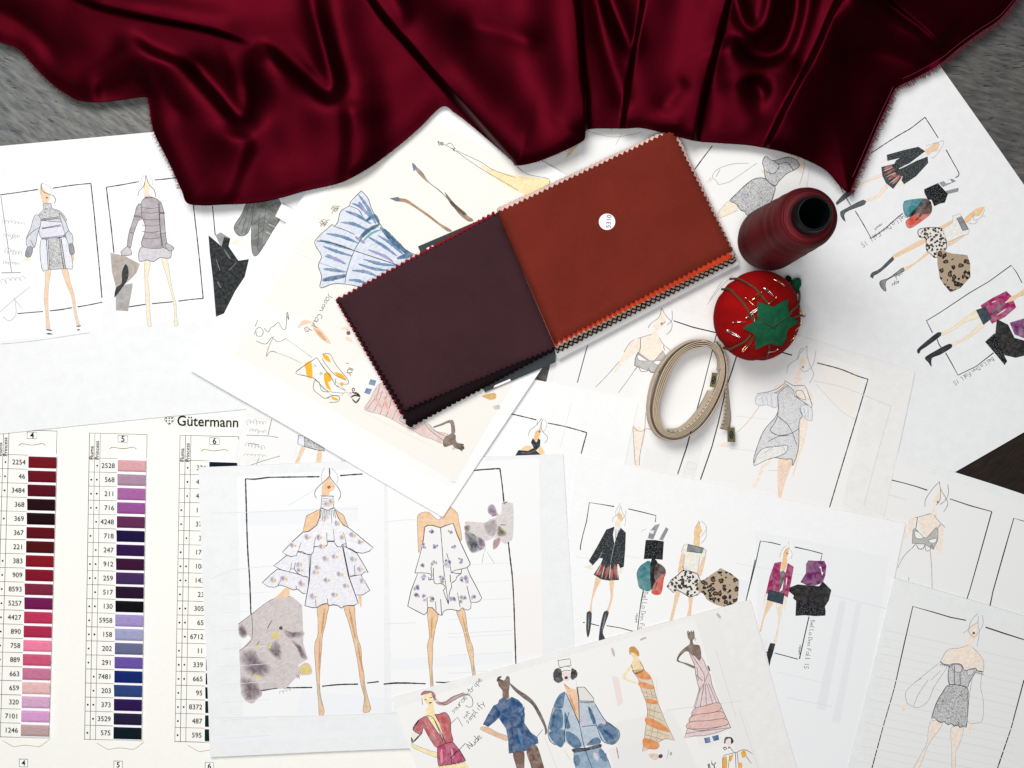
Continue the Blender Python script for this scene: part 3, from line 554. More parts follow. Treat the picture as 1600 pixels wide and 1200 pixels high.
g.f('w', (226, 228, 232), "-60,470 60,460 55,540 30,545 -10,530 -60,535 -80,510", PENCIL, .8).f('w', (226, 228, 232), "205,545 240,530 275,555 275,628 240,620 215,590", PENCIL, .8).l(PEN, .9, "60,470 60,600 10,690", "10,690 60,720 140,710 190,680", "0,760 60,730 130,720", "60,600 120,650 150,700 180,780").l(PENCIL, .7, "-40,480 -30,525", "-10,475 0,530", "20,470 25,540", "225,550 235,610", "250,545 250,620", "120,650 160,640", "-20,830 40,790 90,790 110,830").done()
# ===== L_
g = Draw(L_, 'figure_drawing', 400, 500, 4, 0.1)
g.f('w', TAN, "285,785 308,798 285,850 265,895 243,895 265,840").f('w', TAN, "385,820 411,822 405,895 378,893"); go = g.done()
g = Draw(L_, 'garment', 400, 500, 4, 0.2, go); g.f('l', (92, 92, 96), "300,720 425,800 430,820 370,810 300,790", PEN, .9, smooth=False).f('w', (226, 228, 234), "265,720 305,720 302,790 262,775", PEN, .8, smooth=False).done()
panel(L_, "384,650 470,668 455,724 370,712", (226, 226, 224)); panel(L_, "470,660 540,690 530,726 462,722", (230, 230, 232))
d = Draw(L_, 'pencil_scribbles', 400, 500, 4, 0.05); d.l((110, 110, 110), .8, "98,620 75,720", "-60,720 75,725 140,735", "-40,910 30,885 150,850", "20,860 0,910", "-50,770 20,780").scrib(PENCIL, .6, -60, 640, 60, 640, 4, 6).scrib(PENCIL, .6, -70, 780, 50, 800, 4, 6).scrib(PENCIL, .6, -40, 690, 60, 700, 3, 6).scrib(PENCIL, .6, -80, 840, 60, 850, 3, 6).done()
# ===== Gs
g = Draw(Gs, 'figure_drawing', 800, 500, 4, 0.1, label='small figure in a black halter top')
g.f('w', (240, 200, 150), "182,635 170,680 145,700 135,755 165,745 178,700").f('w', (240, 206, 160), "60,805 85,785 120,790 130,810 80,822 45,815").f('w', (240, 206, 160), "178,790 205,830 180,840 160,810").dot((120, 100, 95), 1.6, "172,697").l(PEN, .7, "185,615 150,660 112,690 102,722", "190,620 183,680 222,735 205,770").l(PENCIL, .6, "160,625 155,650", "205,620 218,650 205,690 180,700"); go = g.done()
g = Draw(Gs, 'garment', 800, 500, 4, 0.2, go); g.f('i', (58, 60, 64), "118,765 130,738 152,765 166,740 178,750 175,790 150,815 180,842 20,848 40,813 100,818 135,800", smooth=False).l((130, 130, 130), .8, "60,830 110,830 150,812", "130,775 145,790").done()
d = Draw(Gs, 'frame_outline', 0, 0, 1, 0.05); d.l(DK, 1.7, "770,642 800,647 838,656", "856,661 885,667 917,676", "917,676 912,694 908,709").l(DK, 1.7, "758,697 750,713").l((218, 219, 222), .7, "893,628 884,665 875,700").done()
# ===== H
panel(H, "920,770 1170,820 1150,960 1020,1000 905,1000", (236, 236, 236)); panel(H, "1180,830 1390,870 1330,1230 1190,1180", (226, 229, 233))
d = Draw(H, 'show_through_marks', 0, 0, 1, 0)
ghost(d, ((216, 219, 224), "1312,938 1322,940 1290,1110 1275,1108"), ((218, 221, 225), "1338,942 1346,944 1312,1130 1300,1128"), ((220, 223, 227), "1380,980 1392,984 1350,1200 1338,1196"), ((230, 231, 234), "1282,850 1302,855 1296,900 1280,895"), ((230, 232, 236), "1155,905 1170,908 1164,950 1150,948"), ((220, 223, 228), "1150,990 1200,1000 1190,1040 1155,1020"))
d.l((218, 220, 224), .7, "1150,880 1260,900", "1160,1010 1190,1016", "900,870 960,880", "1215,1050 1290,1068", "1230,1090 1300,1104", "925,860 1000,872", "1300,930 1400,955").done()
d = Draw(H, 'frame_outline', 880, 760, 5.333, 0.05)
d.l(DK, 1.4, "425,168 320,150 218,135 195,290 165,400 145,490 143,530", "543,187 650,212 773,243 768,297", "165,1133 180,1136", "232,1145 300,1162", "362,1160 480,1180 600,1212 618,1216", "668,860 650,960 635,1060 618,1216", "1600,610 1560,790 1523,952", smooth=False)
d.at(1100, 820, 5.333).l(DK, 1.5, "638,167 560,148 470,135 430,320 350,632", "755,185 870,210 985,240 972,300", "875,765 835,940 795,1118", "515,1060 530,1063", "588,1068 690,1095 782,1120", smooth=False).done()
h = Draw(H, 'handwriting', 0, 0, 1, 0.1); script(h, 'Bella Dnn Fall 15', 1009, 924, 97, 6.6, PEN, .7, 8); script(h, 'resort', 996, 958, 98, 4, PEN, .6, 6)
script(h, 'Bella Dnn Fall 15', 1270, 968, 98, 6, PEN, .7, 8); script(h, 'resort', 1251, 1008, 98, 4, PEN, .6, 6); h.done()
g = Draw(H, 'figure_drawing', 880, 760, 5.333, 0.1, label='figure in a tweed blazer and red patterned skirt')
g.f('w', (238, 202, 158), "470,215 490,240 497,265 475,292 455,270 448,240").f('w', CRM, "440,280 475,285 475,345 430,345").f('w', TAN, "280,740 315,770 275,860 240,960 236,1050 220,1050 235,950 255,840", TAN, .6).f('w', TAN, "387,788 420,790 415,870 410,930 375,1050 358,1050 395,940 392,870", TAN, .6).f('w', CRM, "240,655 170,672 205,680 235,695 250,665").f('w', CRM, "470,680 500,670 475,735")
g.l(PENCIL, .7, "480,160 460,220 445,240 415,265 415,300", "485,170 490,210 520,270 510,330", "480,140 440,200 440,250", "520,200 525,225 480,295")
g.f('i', (70, 74, 78), "198,1048 237,1052 225,1200 205,1260 192,1200 193,1120").f('i', (70, 74, 78), "340,1045 380,1048 345,1160 330,1220 355,1290 300,1290 300,1230 310,1160").b((120, 124, 128), 2, "215,1060 208,1200", "355,1060 325,1200"); go = g.done()
g = Draw(H, 'garment', 880, 760, 5.333, 0.2, go)
g.f('t', (60, 66, 68), "315,640 450,640 465,780 380,785 320,775 253,735", smooth=False).b((170, 74, 66), 5, "330,650 300,740", "380,660 350,770", "430,650 440,770", "295,690 275,740", "405,690 400,780").b((200, 196, 190), 1.6, "345,660 320,760", "395,650 385,770", "450,660 455,760", "315,650 280,730")
g.f('i', (232, 232, 232), "425,345 470,345 455,400 430,470").f('t', (52, 58, 62), "425,338 360,362 340,400 280,510 215,622 245,657 300,595 332,600 315,640 400,640 460,645 475,680 503,668 515,520 520,385 480,345 440,440 425,480 412,400", DK, .8, smooth=False).l((150, 155, 158), .9, "430,470 410,560 395,640", "300,595 325,545").l(PEN, .8, "440,360 438,440", "465,360 450,410").done()
d = Draw(H, 'fabric_scrap_print', 880, 760, 5.333, 0.15)
d.f('w', (148, 148, 152), "765,322 805,312 750,442 705,432 720,375", smooth=False).f('w', (140, 140, 145), "855,340 878,355 830,452 800,442", smooth=False).f('i', (230, 230, 230), "715,370 760,365 750,395 725,390", smooth=False).l(PENCIL, .6, "655,380 665,360 690,358")
d.f('t', (28, 32, 36), "690,445 765,448 840,457 832,530 830,610 750,605 670,605 680,520", smooth=False, jag=.4).f('w', (58, 132, 138), "720,620 680,635 640,665 612,720 620,790 640,850 730,865 750,700").f('i', (40, 40, 40), "740,600 790,640 785,760 770,880 735,862 725,700", jag=.3).f('w', (78, 56, 48), "790,640 852,690 840,760 770,790 760,700").f('w', (206, 88, 66), "845,720 838,780 812,897 735,887 770,790 800,760").b((60, 50, 50), 3, "770,780 800,740", "765,860 780,800").done()
g = Draw(H, 'figure_drawing', 880, 760, 5.333, 0.1, label='figure in a short sleeved top and spotted skirt')
g.f('w', (238, 202, 158), "1130,300 1150,345 1160,375 1140,400 1135,500 1085,482 1092,430 1090,370").l(PENCIL, .8, "1130,280 1120,310 1095,350", "1150,285 1195,345 1140,425 1115,400", "1190,340 1195,400 1180,440 1150,475").dot((80, 70, 60), .9, "1137,300")
g.f('w', TAN, "985,560 1010,570 985,715 955,720", TAN, .5).f('w', TAN, "1160,600 1187,580 1150,742 1125,722", TAN, .5).f('w', TAN, "938,880 975,880 940,1000 905,1132 885,1132 915,1000", TAN, .5).f('w', TAN, "1045,920 1080,910 1070,1000 1060,1090 1030,1090 1048,1000", TAN, .5); go = g.done()
g = Draw(H, 'garment', 880, 760, 5.333, 0.2, go)
g.f('w', (236, 233, 222), "1030,480 1005,490 985,545 1015,570 1000,680 1060,705 1120,722 1140,585 1180,600 1192,530 1160,510", PENCIL, .9, smooth=False).f('w', (134, 136, 140), "1042,483 1172,515 1156,557 1030,540", PEN, .9, smooth=False)
g.f('s', (228, 224, 216), "1000,697 1060,710 1120,730 1150,800 1160,860 1120,905 1050,922 1000,890 950,862 918,885 864,835 900,780 940,750", DK, 1.1, smooth=False).l(PEN, .9, "995,660 1005,700", "950,860 935,830").done()
d = Draw(H, 'fabric_scrap_print', 880, 760, 5.333, 0.25); d.f('p', (186, 168, 146), "1140,790 1180,775 1230,735 1290,700 1310,678 1345,695 1400,725 1465,780 1460,870 1450,960 1380,1000 1320,1000 1270,985 1200,945 1170,895 1120,870 1112,812", smooth=False, jag=.3).done()
g = Draw(H, 'figure_drawing', 1100, 820, 5.333, 0.1, label='figure in a magenta jacket and dark shorts')
g.f('i', (240, 240, 240), "705,150 670,190 650,240 720,270 740,220").f('w', (240, 196, 150), "705,185 665,225 655,300 640,320 655,400 690,330 690,270 705,240").dot((140, 80, 70), 1.2, "692,238").l(PENCIL, .7, "705,140 710,190 735,240 725,285", "690,170 650,210 630,270", "700,190 660,240")
g.f('w', TAN, "530,630 575,648 520,740 495,800 475,892 463,888 490,780 505,720", TAN, .5).f('w', CRM, "605,655 655,660 640,760 620,860 600,978 582,975 615,860 620,780", TAN, .6).f('w', CRM, "505,570 522,572 505,640 492,700").f('w', CRM, "668,600 690,600 675,720")
g.f('i', (50, 54, 58), "552,985 595,990 575,1070 558,1120 545,1182 522,1080 535,1030", smooth=False); go = g.done()
g = Draw(H, 'garment', 1100, 820, 5.333, 0.2, go)
g.f('w', (110, 104, 106), "630,400 680,400 655,490 620,560").f('w', MG, "590,320 640,308 632,400 622,560 655,545 665,480 700,320 745,350 725,470 695,605 640,570 600,575 518,572 550,430", MG, .9, smooth=False).b((240, 226, 236), 1.8, "575,430 572,490", "690,440 685,500").b((120, 20, 70), 1.6, "590,350 560,540", "720,370 690,560", "610,480 590,560")
g.f('i', (58, 70, 84), "540,542 670,575 656,662 525,626", DK, .8, smooth=False).done()
d = Draw(H, 'fabric_scrap_print', 1100, 820, 5.333, 0.15)
d.f('t', (30, 34, 38), "770,600 1000,640 1012,720 1012,757 930,762 840,752 763,757", smooth=False, jag=.4).f('w', (122, 36, 108), "870,295 940,298 1000,300 1018,340 1010,420 990,480 900,515 870,510 800,480 850,400 848,330", smooth=False, jag=.6).f('i', (48, 46, 46), "683,535 780,497 870,505 960,512 990,472 1062,545 1040,630 1000,692 960,720 880,650 770,635 742,612 748,590", smooth=False, jag=.2).dot((235, 235, 235), 1.6, "970,355", "985,400").l((235, 235, 235), 1.0, "975,360 985,420").done()
# ===== K
panel(K, "1408,928 1640,1000 1580,1290 1338,1240", (222, 223, 221))
d = Draw(K, 'show_through_marks', 0, 0, 1, 0)
for i in range(20):
    y = 985+i*12; d.l((224, 225, 225), 1.0 if i % 3 else 2.0, f"{1385-(y-975)*.22},{y} {1480-(y-975)*.2},{y+20} {1600-(y-975)*.1},{y+48}")
d.done()
d = Draw(K, 'frame_outline', 1300, 900, 4, 0.05); d.l(DK, 1.7, "838,277 740,258 640,228 505,190 450,430 390,700 320,940 250,1200", "960,320 1080,360 1200,398", "1200,650 1120,950 1035,1200", smooth=False).done()
g = Draw(K, 'figure_drawing', 1300, 900, 4, 0.1, label='figure in a lace corset dress with sheer sleeves')
g.f('w', PEACH, "915,265 880,310 852,350 850,370 840,430 725,462 682,530 740,556 780,545 830,580 900,578 945,590 945,528 880,450 880,400 905,375").dot((120, 100, 90), 2.2, "886,357").l(PENCIL, .9, "910,235 870,280 855,330", "915,250 912,300 920,360 905,440", "860,330 820,358", "912,290 850,335 890,385", "940,245 945,290 930,330 895,380", "850,430 800,450 725,460 680,530", "880,445 945,525 945,600")
g.f('w', PEACH, "620,905 690,920 640,1000 600,1060 540,1210 505,1210 590,1050 600,980", PENCIL, .6).f('w', PEACH, "745,950 820,950 800,1040 775,1100 770,1210 750,1210 748,1080", PENCIL, .6).f('w', PEACH, "485,800 470,790 425,850 455,840").f('w', PEACH, "850,915 878,915 855,1000")
go = g.done()
g = Draw(K, 'garment', 1300, 900, 4, 0.2, go)
g.f('l', (128, 126, 134), "735,562 780,548 810,555 830,590 880,578 905,585 860,660 840,697 735,677", DK, 1.0).f('l', (78, 80, 82), "735,680 840,697 850,760 848,860 838,945 815,940 800,948 785,930 765,940 745,922 725,930 700,910 680,918 655,900 640,885 622,890 650,800 690,730", DK, 1.1)
g.f('w', (216, 212, 218), "750,560 790,552 815,575 800,600 765,595", PEN, .7).f('w', (216, 212, 218), "845,590 890,585 870,620 850,620", PEN, .7).l(DK, 1.3, "675,533 700,552 735,556", "905,592 945,600").l(PENCIL, .8, "670,545 610,590 550,640 490,690 460,730 465,780 480,802 540,822 600,780 640,690 700,600 720,570", "600,650 540,740 510,810", "680,590 620,650", "880,620 860,740 850,860 850,912 900,920 940,900 945,780 930,700 935,620", "560,640 520,660").l(PEN, .9, "765,560 765,675", "800,600 802,685").scrib(PEN, .9, 675, 550, 740, 570, 1.5, 5).scrib(PEN, .9, 900, 605, 945, 615, 1.5, 4).done()
# ===== A
panel(A, "370,745 600,730 600,1115 380,1122", (230, 231, 235)); panel(A, "605,728 842,716 850,1100 612,1112", (233, 233, 234), lvl=-0.04)
d = Draw(A, 'show_through_marks', 0, 0, 1, 0)
ghost(d, ((224, 228, 234), "375,800 560,790 560,815 376,822"), ((226, 230, 236), "470,1080 600,1090 600,1112 462,1116"), ((238, 232, 228), "800,900 846,895 848,1020 804,1026"), ((228, 231, 236), "610,1030 800,1020 800,1035 612,1048"), ((224, 228, 233), "330,1150 600,1140 600,1150 330,1160"))
for i in range(17):
    y = 870+i*14; d.l((220, 223, 228), .8, f"700,{y} 800,{y-5}") if i % 2 else d.l((219, 222, 228), .8, f"345,{y+60} 420,{y+55}")
d.l((216, 219, 224), .8, "330,802 400,800 480,797 560,795", "330,905 370,890 480,880", "600,816 640,812 700,814", "700,990 800,985", "600,975 650,973", "330,1122 600,1115 850,1103", "500,760 450,790").done()
d = Draw(A, 'frame_outline', 360, 700, 5.714, 0.05)
d.l(DK, 2.1, "135,275 220,278 340,263 480,260 640,258 795,256", "978,247 1060,240 1180,232", "135,275 150,800 160,1000 172,1180 183,1483", "270,2165 330,2158 420,2143 560,2140 730,2138", "818,2128 900,2118 1000,2111 1140,2108", "1220,2098 1325,2086", "1368,2108 1480,2100 1600,2100")
d.at(600, 700, 5.714).l(DK, 2.1, "0,2108 100,2098 200,2098 372,2105", "465,2091 560,2093 670,2083", "745,207 880,193 1035,183", "1035,183 1055,330 1070,480", "1110,840 1128,1000 1145,1143 1158,1350 1165,1543 1178,1943").done()
g = Draw(A, 'figure_drawing', 360, 700, 5.714, 0.1, label='figure in a tiered ruffle dress with open shoulders'); TN = (236, 200, 162)
g.f('w', TN, "877,250 905,300 932,330 925,370 885,395 885,420 820,420 820,330 850,290").dot((176, 104, 70), 2.6, "880,350")
g.f('w', TN, "800,545 740,575 680,605 660,690 643,757 700,745 770,690 797,620", PEN, .7, smooth=False).f('w', TN, "930,545 1010,600 1055,716 1000,680 950,600", PEN, .7, smooth=False)
LG = (230, 196, 160)
g.f('w', LG, "780,1420 875,1400 862,1490 850,1563 822,1680 815,1783 802,1943 795,2103 812,2243 835,2330 832,2380 795,2385 788,2290 775,2143 760,1943 752,1763 780,1673 782,1540", (150, 120, 90), .7).f('w', LG, "1010,1400 1100,1400 1115,1540 1132,1683 1165,1783 1172,1903 1190,2003 1203,2123 1232,2243 1255,2330 1240,2355 1188,2360 1190,2290 1195,2223 1162,2093 1138,1923 1108,1763 1060,1573", (150, 120, 90), .7)
g.b((206, 156, 110), 3, "840,1430 815,1660", "800,1700 790,2000", "1060,1430 1115,1700", "1135,1740 1180,2000").b((186, 176, 150), 2.5, "785,2100 815,2300", "1180,2050 1215,2330")
g.f('w', TN, "490,1248 530,1263 520,1323 455,1335 390,1343 440,1300").f('w', TN, "1140,1318 1170,1318 1168,1430 1155,1400")
g.l(DK, .9, "883,175 888,215 878,260 780,350 752,400 755,430 770,450", "883,175 890,260 960,350 983,400 980,440 965,462").l(PENCIL, .7, "840,175 815,230 812,280 820,310", "905,180 945,225 960,265 950,320"); go = g.done()
g = Draw(A, 'garment', 360, 700, 5.714, 0.2, go); FW = (232, 231, 236)
g.f('w', FW, "420,1080 360,1130 283,1203 340,1240 400,1243 440,1222 500,1240 560,1268 600,1260 650,1300 690,1300 700,1160 600,1125", DK, 1.0, smooth=False).f('w', FW, "1065,1150 1165,1130 1205,1200 1245,1272 1180,1312 1110,1312 1060,1200", DK, 1.0, smooth=False)
g.f('w', FW, "750,880 860,875 870,835 925,835 1000,880 1055,1143 1142,1385 1100,1408 1050,1405 1015,1412 990,1430 960,1406 920,1400 880,1406 865,1385 820,1395 770,1425 730,1425 665,1408 680,1320 705,1180 720,950", DK, 1.3, smooth=False)
g.f('w', FW, "500,960 440,1010 385,1050 450,1085 520,1106 540,1080 570,1080 600,1120 650,1145 705,1150 703,955 600,925", DK, 1.0, smooth=False).f('w', FW, "1005,870 1130,940 1190,1040 1230,1112 1200,1105 1170,1132 1060,1142", DK, 1.0, smooth=False)
g.f('w', (235, 235, 239), "805,535 870,555 930,535 960,620 1010,690 1060,715 1130,770 1200,830 1275,888 1240,922 1180,940 1120,930 1085,905 1040,890 1030,855 1000,860 985,885 955,880 935,855 925,830 860,830 868,860 850,876 745,880 740,930 720,953 680,948 640,925 600,925 590,960 540,970 500,955 463,930 550,840 645,752 700,745 770,690 797,620", DK, 1.1, smooth=False)
g.f('w', (234, 233, 232), "817,430 915,428 922,530 870,557 808,530", PEN, .9, smooth=False).l(PEN, .7, "822,450 870,452", "820,475 870,470 910,480", "820,500 860,515 905,495", "830,520 880,518", "805,425 925,432")
for x in range(815, 935, 14): g.l(PEN, .8, f"{x},550 {x+(x-870)*.25},{600+random.randint(0, 90)}")
g.l(PEN, .8, "860,755 862,830", "918,725 928,830", "760,795 745,880", "628,850 605,925", "1010,755 1035,855", "545,1030 540,1080", "580,1025 570,1080", "1108,1050 1112,1135", "865,1345 870,1390", "760,1350 765,1420", "585,1230 592,1265", "460,1165 425,1225")
for x, y in ((690, 800), (560, 870), (790, 800), (850, 620), (950, 680), (1000, 800), (1090, 780), (1160, 840), (930, 970), (610, 1040), (620, 1090), (780, 1070), (1100, 995), (760, 1110), (380, 1180), (640, 1215), (1030, 1230), (740, 1330), (930, 1310), (860, 1180), (850, 990), (480, 1170), (1180, 1190), (900, 480), (860, 500), (980, 1130), (1160, 1080), (820, 880)):
    o_ = [random.uniform(-8, 8) for _ in range(6)]; g.soft((172, 160, 186), (232, 231, 236), f"{x-34+o_[0]},{y-14} {x-6},{y-34+o_[1]} {x+18+o_[2]},{y-6} {x+2},{y+28+o_[3]} {x-24},{y+20}").soft((222, 190, 110), (232, 231, 232), f"{x+2},{y-16+o_[4]} {x+32},{y-12} {x+26},{y+18+o_[5]} {x+4},{y+12}")
g.done()
d = Draw(A, 'fabric_scrap_print', 360, 900, 5.714, 0.08, label='mauve watercolour fabric scrap print')
d.f('w', (206, 197, 196), "70,430 190,340 370,210 520,180 560,190 640,260 650,520 650,600 690,740 600,800 725,880 600,890 500,1000 270,1020 180,1140 95,1060 80,670 190,560", smooth=False)
for q in ("75,430 120,432 140,470 155,530 115,558 75,520", "90,680 200,640 240,680 270,740 370,800 340,900 200,910 100,820", "400,570 440,600 465,680 450,760 380,720 330,640", "540,570 600,590 650,650 690,740 640,745 600,660", "95,900 240,940 285,1050 240,1100 190,1140 110,1080", "470,480 560,500 650,490 650,540 520,560"): d.soft((120, 102, 112), (206, 197, 196), q)
for q in ("610,820 660,775 710,790 725,872 620,882", "360,510 450,500 445,540 370,570", "320,610 370,600 350,650", "210,620 260,610 240,650", "200,880 280,900 240,920"): d.soft((222, 200, 110), (206, 197, 190), q)
d.l(PEN, .8, "370,395 330,470", "260,580 235,615", "70,430 190,340 370,210 540,180", "80,668 190,560 190,340").l((80, 84, 88), 1.5, "270,1022 420,1002").dot((110, 80, 84), 3, "450,465").scrib(PENCIL, .6, 430, 1040, 560, 1010, 3, 4).scrib(PEN, .6, 590, 890, 610, 910, 3, 2).done()
g = Draw(A, 'figure_drawing', 600, 700, 5.714, 0.1, label='figure in a strapless floral dress')
g.f('w', TN, "300,610 330,580 400,575 490,640 555,520 650,575 665,640 690,760 688,830 650,760 620,680 510,712 430,690 362,705 355,800 330,870 310,935 302,800 298,690", (170, 140, 110), .7)
g.f('w', (232, 198, 158), "385,1440 430,1420 482,1480 470,1560 458,1610 437,1743 436,1843 430,1963 440,2143 420,2145 408,2003 392,1840 387,1763 405,1683 395,1560", (150, 120, 90), .7).f('w', (232, 198, 158), "648,1453 695,1425 725,1470 735,1540 745,1620 765,1703 795,1790 800,1903 818,2040 795,2045 772,1903 742,1790 712,1643 675,1540", (150, 120, 90), .7).b((208, 158, 110), 2.6, "430,1500 420,1700", "700,1500 760,1750").b((186, 176, 150), 2.4, "425,1980 430,2130", "795,1930 805,2040"); go = g.done()
g = Draw(A, 'garment', 600, 700, 5.714, 0.2, go)
g.f('i', (233, 232, 231), "365,705 395,690 430,690 505,712 560,690 617,672 650,770 700,880 770,1030 765,1045 742,1068 770,1140 830,1250 873,1340 855,1365 830,1377 778,1378 775,1430 750,1448 730,1446 700,1425 670,1455 600,1440 555,1445 530,1462 518,1495 490,1488 430,1425 390,1422 385,1465 360,1490 290,1455 212,1413 240,1280 300,1120 275,1115 320,960 350,830", DK, 1.1, smooth=False)
g.l(DK, 1.0, "275,1115 340,1115 410,1122 428,1150 400,1180 400,1150", "600,1115 625,1095 740,1068 765,1045", "600,1110 640,1118 690,1118 690,1080", "505,712 520,900 535,1100 555,1250 575,1395", "428,1010 420,1080 430,1140", "440,1070 450,1205 500,1208 530,1218 548,1250 530,1270 575,1395", "560,940 590,1050 600,1115", "590,1130 595,1200", "575,1395 585,1290 605,1240 600,1210 640,1180 650,1150 690,1120", "398,1180 440,1170", "655,1290 680,1420", "740,1230 775,1378", "505,1350 515,1490", "460,1370 465,1450", "385,1330 388,1420")
for i, (x, y) in enumerate(((430, 750), (590, 740), (460, 870), (362, 870), (630, 880), (350, 1040), (680, 1005), (570, 1020), (445, 1030), (510, 1150), (340, 1165), (690, 1175), (735, 1180), (290, 1250), (370, 1340), (430, 1350), (610, 1350), (700, 1350), (800, 1325), (510, 1180), (300, 1310), (560, 1050))):
    for j in range(3):
        ax_, ay_ = x+random.uniform(-20, 20), y+random.uniform(-20, 20); rr = random.uniform(13, 24)
        g.soft(random.choice([(112, 96, 150), (140, 124, 168), (104, 90, 124), (158, 150, 116), (176, 166, 190)]), (233, 232, 231), [(ax_+rr*random.uniform(.6, 1.3)*math.cos(t), ay_+rr*random.uniform(.6, 1.4)*math.sin(t)) for t in (0, 1.05, 2.1, 3.14, 4.2, 5.2)], .7)
g.done()
d = Draw(A, 'fabric_scrap_print', 600, 700, 5.714, 0.12, label='purple pansy fabric scrap print')
d.f('w', (214, 208, 206), "720,665 800,660 900,665 940,640 1020,610 1050,560 1055,485 1130,490 1155,520 1152,780 1120,840 1080,855 1000,800 960,810 900,830 800,790")
for c_, q in (((172, 146, 180), "930,520 970,500 1000,540 1010,580 1030,600 980,612 930,580"), ((84, 86, 98), "725,740 790,760 840,790 880,840 900,890 830,930 780,935 745,880 722,800"), ((130, 112, 144), "830,790 890,820 905,880 850,880"), ((138, 126, 84), "1020,690 1060,720 1105,760 1090,785 1060,792 1010,780"), ((196, 136, 142), "980,820 1040,800 1025,870 975,908"), ((150, 132, 112), "715,695 765,690 770,740 730,750"), ((190, 180, 182), "900,670 1000,640 1010,740 960,790 900,750")): d.soft(tuple(x*.86 for x in c_), (214, 208, 206), q, .8)
d.l(PEN, 1, "1060,495 1105,480", "1075,500 1090,478", "1040,685 1085,688", "960,610 1000,595").l(PENCIL, .7, "890,940 875,1030", "920,930 985,1030", "905,890 900,930").done()
# ===== M
panel(M, "618,1106 700,1080 1120,957 1205,1290 690,1310", (233, 230, 223))
d = Draw(M, 'show_through_marks', 0, 0, 1, 0)
ghost(d, ((224, 222, 217), "1085,965 1120,957 1190,1200 1160,1210"), ((226, 224, 218), "955,1130 1050,1110 1090,1200 975,1210"), ((226, 200, 190), "956,1056 966,1058 974,1098 965,1104"), ((228, 226, 222), "1080,1130 1120,1125 1130,1160 1095,1170"), ((222, 221, 218), "950,1170 1010,1158 1015,1200 960,1205"))
d.l((215, 214, 208), .8, "1025,1060 1030,1110", "850,1150 870,1200", "1040,1110 1160,1095", "1155,1110 1185,1200", "900,1060 905,1120", "1118,1015 1150,1120").b((200, 190, 178), 4, "956,1012 960,1026", "1000,1000 1010,996", "1120,958 1126,966").done()
SK = (244, 226, 180)
g = Draw(M, 'figure_drawing', 600, 1020, 6.667, 0.1, label='figure in a rose top and pink shorts with a long ponytail')
g.f('w', SK, "410,440 460,425 510,430 520,530 510,558 480,562 430,510").f('w', SK, "455,560 515,550 530,640 570,650 590,760 640,930 560,800 440,660").b((170, 130, 136), 5, "385,440 420,415 500,405", "500,405 520,450 530,500").f('w', (192, 158, 158), "530,490 560,515 640,500 720,450 840,420 880,440 820,455 730,490 650,545 560,540")
g.l((120, 84, 90), .9, "515,450 560,500 640,540 720,500 840,435 900,450 925,500 920,555 890,570 850,548", "540,520 640,520 720,460 830,415", "395,470 400,540", "420,490 445,485", "475,470 500,465", "470,520 500,518").b((90, 60, 60), 2, "468,522 495,520").b((60, 50, 50), 1.5, "420,490 445,486", "475,470 502,466")
g.f('w', SK, "290,930 310,955 480,1020 552,1040 557,1092 440,1050 295,982", PENCIL, .7).f('w', SK, "562,1185 700,1160 850,1150 860,1230 570,1260"); go = g.done()
g = Draw(M, 'garment', 600, 1020, 6.667, 0.2, go)
g.f('w', (186, 100, 108), "440,660 470,700 560,830 640,940 550,985 500,930 440,830 410,780 385,850 300,800 335,730 375,690", (100, 60, 70), .8).f('w', (190, 92, 94), "530,640 570,640 640,620 690,690 695,760 700,840 718,920 640,940 590,760", (100, 60, 70), .8).f('w', (182, 76, 116), "555,985 640,945 720,930 760,980 800,1040 850,1125 760,1150 700,1165 565,1175 555,1080", (100, 60, 80), .8, smooth=False)
g.f('i', (230, 230, 214), "300,825 360,850 385,850 340,890 300,900 285,870").b((60, 50, 60), 2.6, "285,880 295,935", "300,900 290,930", "300,935 400,830", "360,700 300,800").b((206, 130, 130), 4, "420,700 500,860", "460,720 540,900", "580,700 640,900").b((222, 150, 160), 4, "700,1000 720,1100", "600,1000 600,1150")
g.l((60, 50, 60), .9, "445,655 520,690 640,935", "520,690 560,780 615,930", "555,985 640,945 720,930", "690,1100 760,1020", "690,1010 705,1160", "780,1000 850,1120 830,1130").scrib((80, 50, 60), .7, 570, 1185, 840, 1140, 1.2, 8).done()
h = Draw(M, 'handwriting', 0, 0, 1, 0.25); script(h, 'source stripe', 705, 1114, -50, 8, PEN, .8, 6.8); script(h, 'not', 724, 1122, -50, 6, PEN, .7, 7); script(h, 'simplify', 727, 1130, -50, 8, PEN, .8, 6.5); script(h, 'Nude', 731, 1168, -45, 9, PEN, .9, 7)
h.at(600, 1020, 6.667).l(PEN, .8, "700,735 765,670 820,765", "700,1095 780,1010 850,940", smooth=False); script(h, 'ILY', 1104, 1199, -12, 8, (70, 66, 60), 1.4, 5); script(h, 'GL', 1108, 1192, -8, 5, PEN, .8, 6); h.at(820, 1020, 6.667).l(PEN, .7, "125,875 190,795").done()
g = Draw(M, 'figure_drawing', 600, 1020, 6.667, 0.1, label='dark skinned figure in a blue jacket with a long ponytail'); BW = (132, 106, 90)
g.f('w', BW, "1190,262 1240,290 1290,262 1312,320 1300,400 1302,470 1270,492 1235,462 1232,390 1195,345").b((90, 84, 80), 3.5, "1180,300 1195,260 1225,250", "1260,300 1290,250 1310,320", "1200,280 1250,300").f('w', (110, 96, 90), "1300,305 1400,385 1500,450 1570,520 1640,640 1690,760 1700,830 1680,860 1670,780 1600,640 1540,540 1440,465 1350,385").f('w', (226, 190, 160), "1008,775 1080,775 1180,830 1285,870 1280,915 1180,880 1003,798", PENCIL, .7)
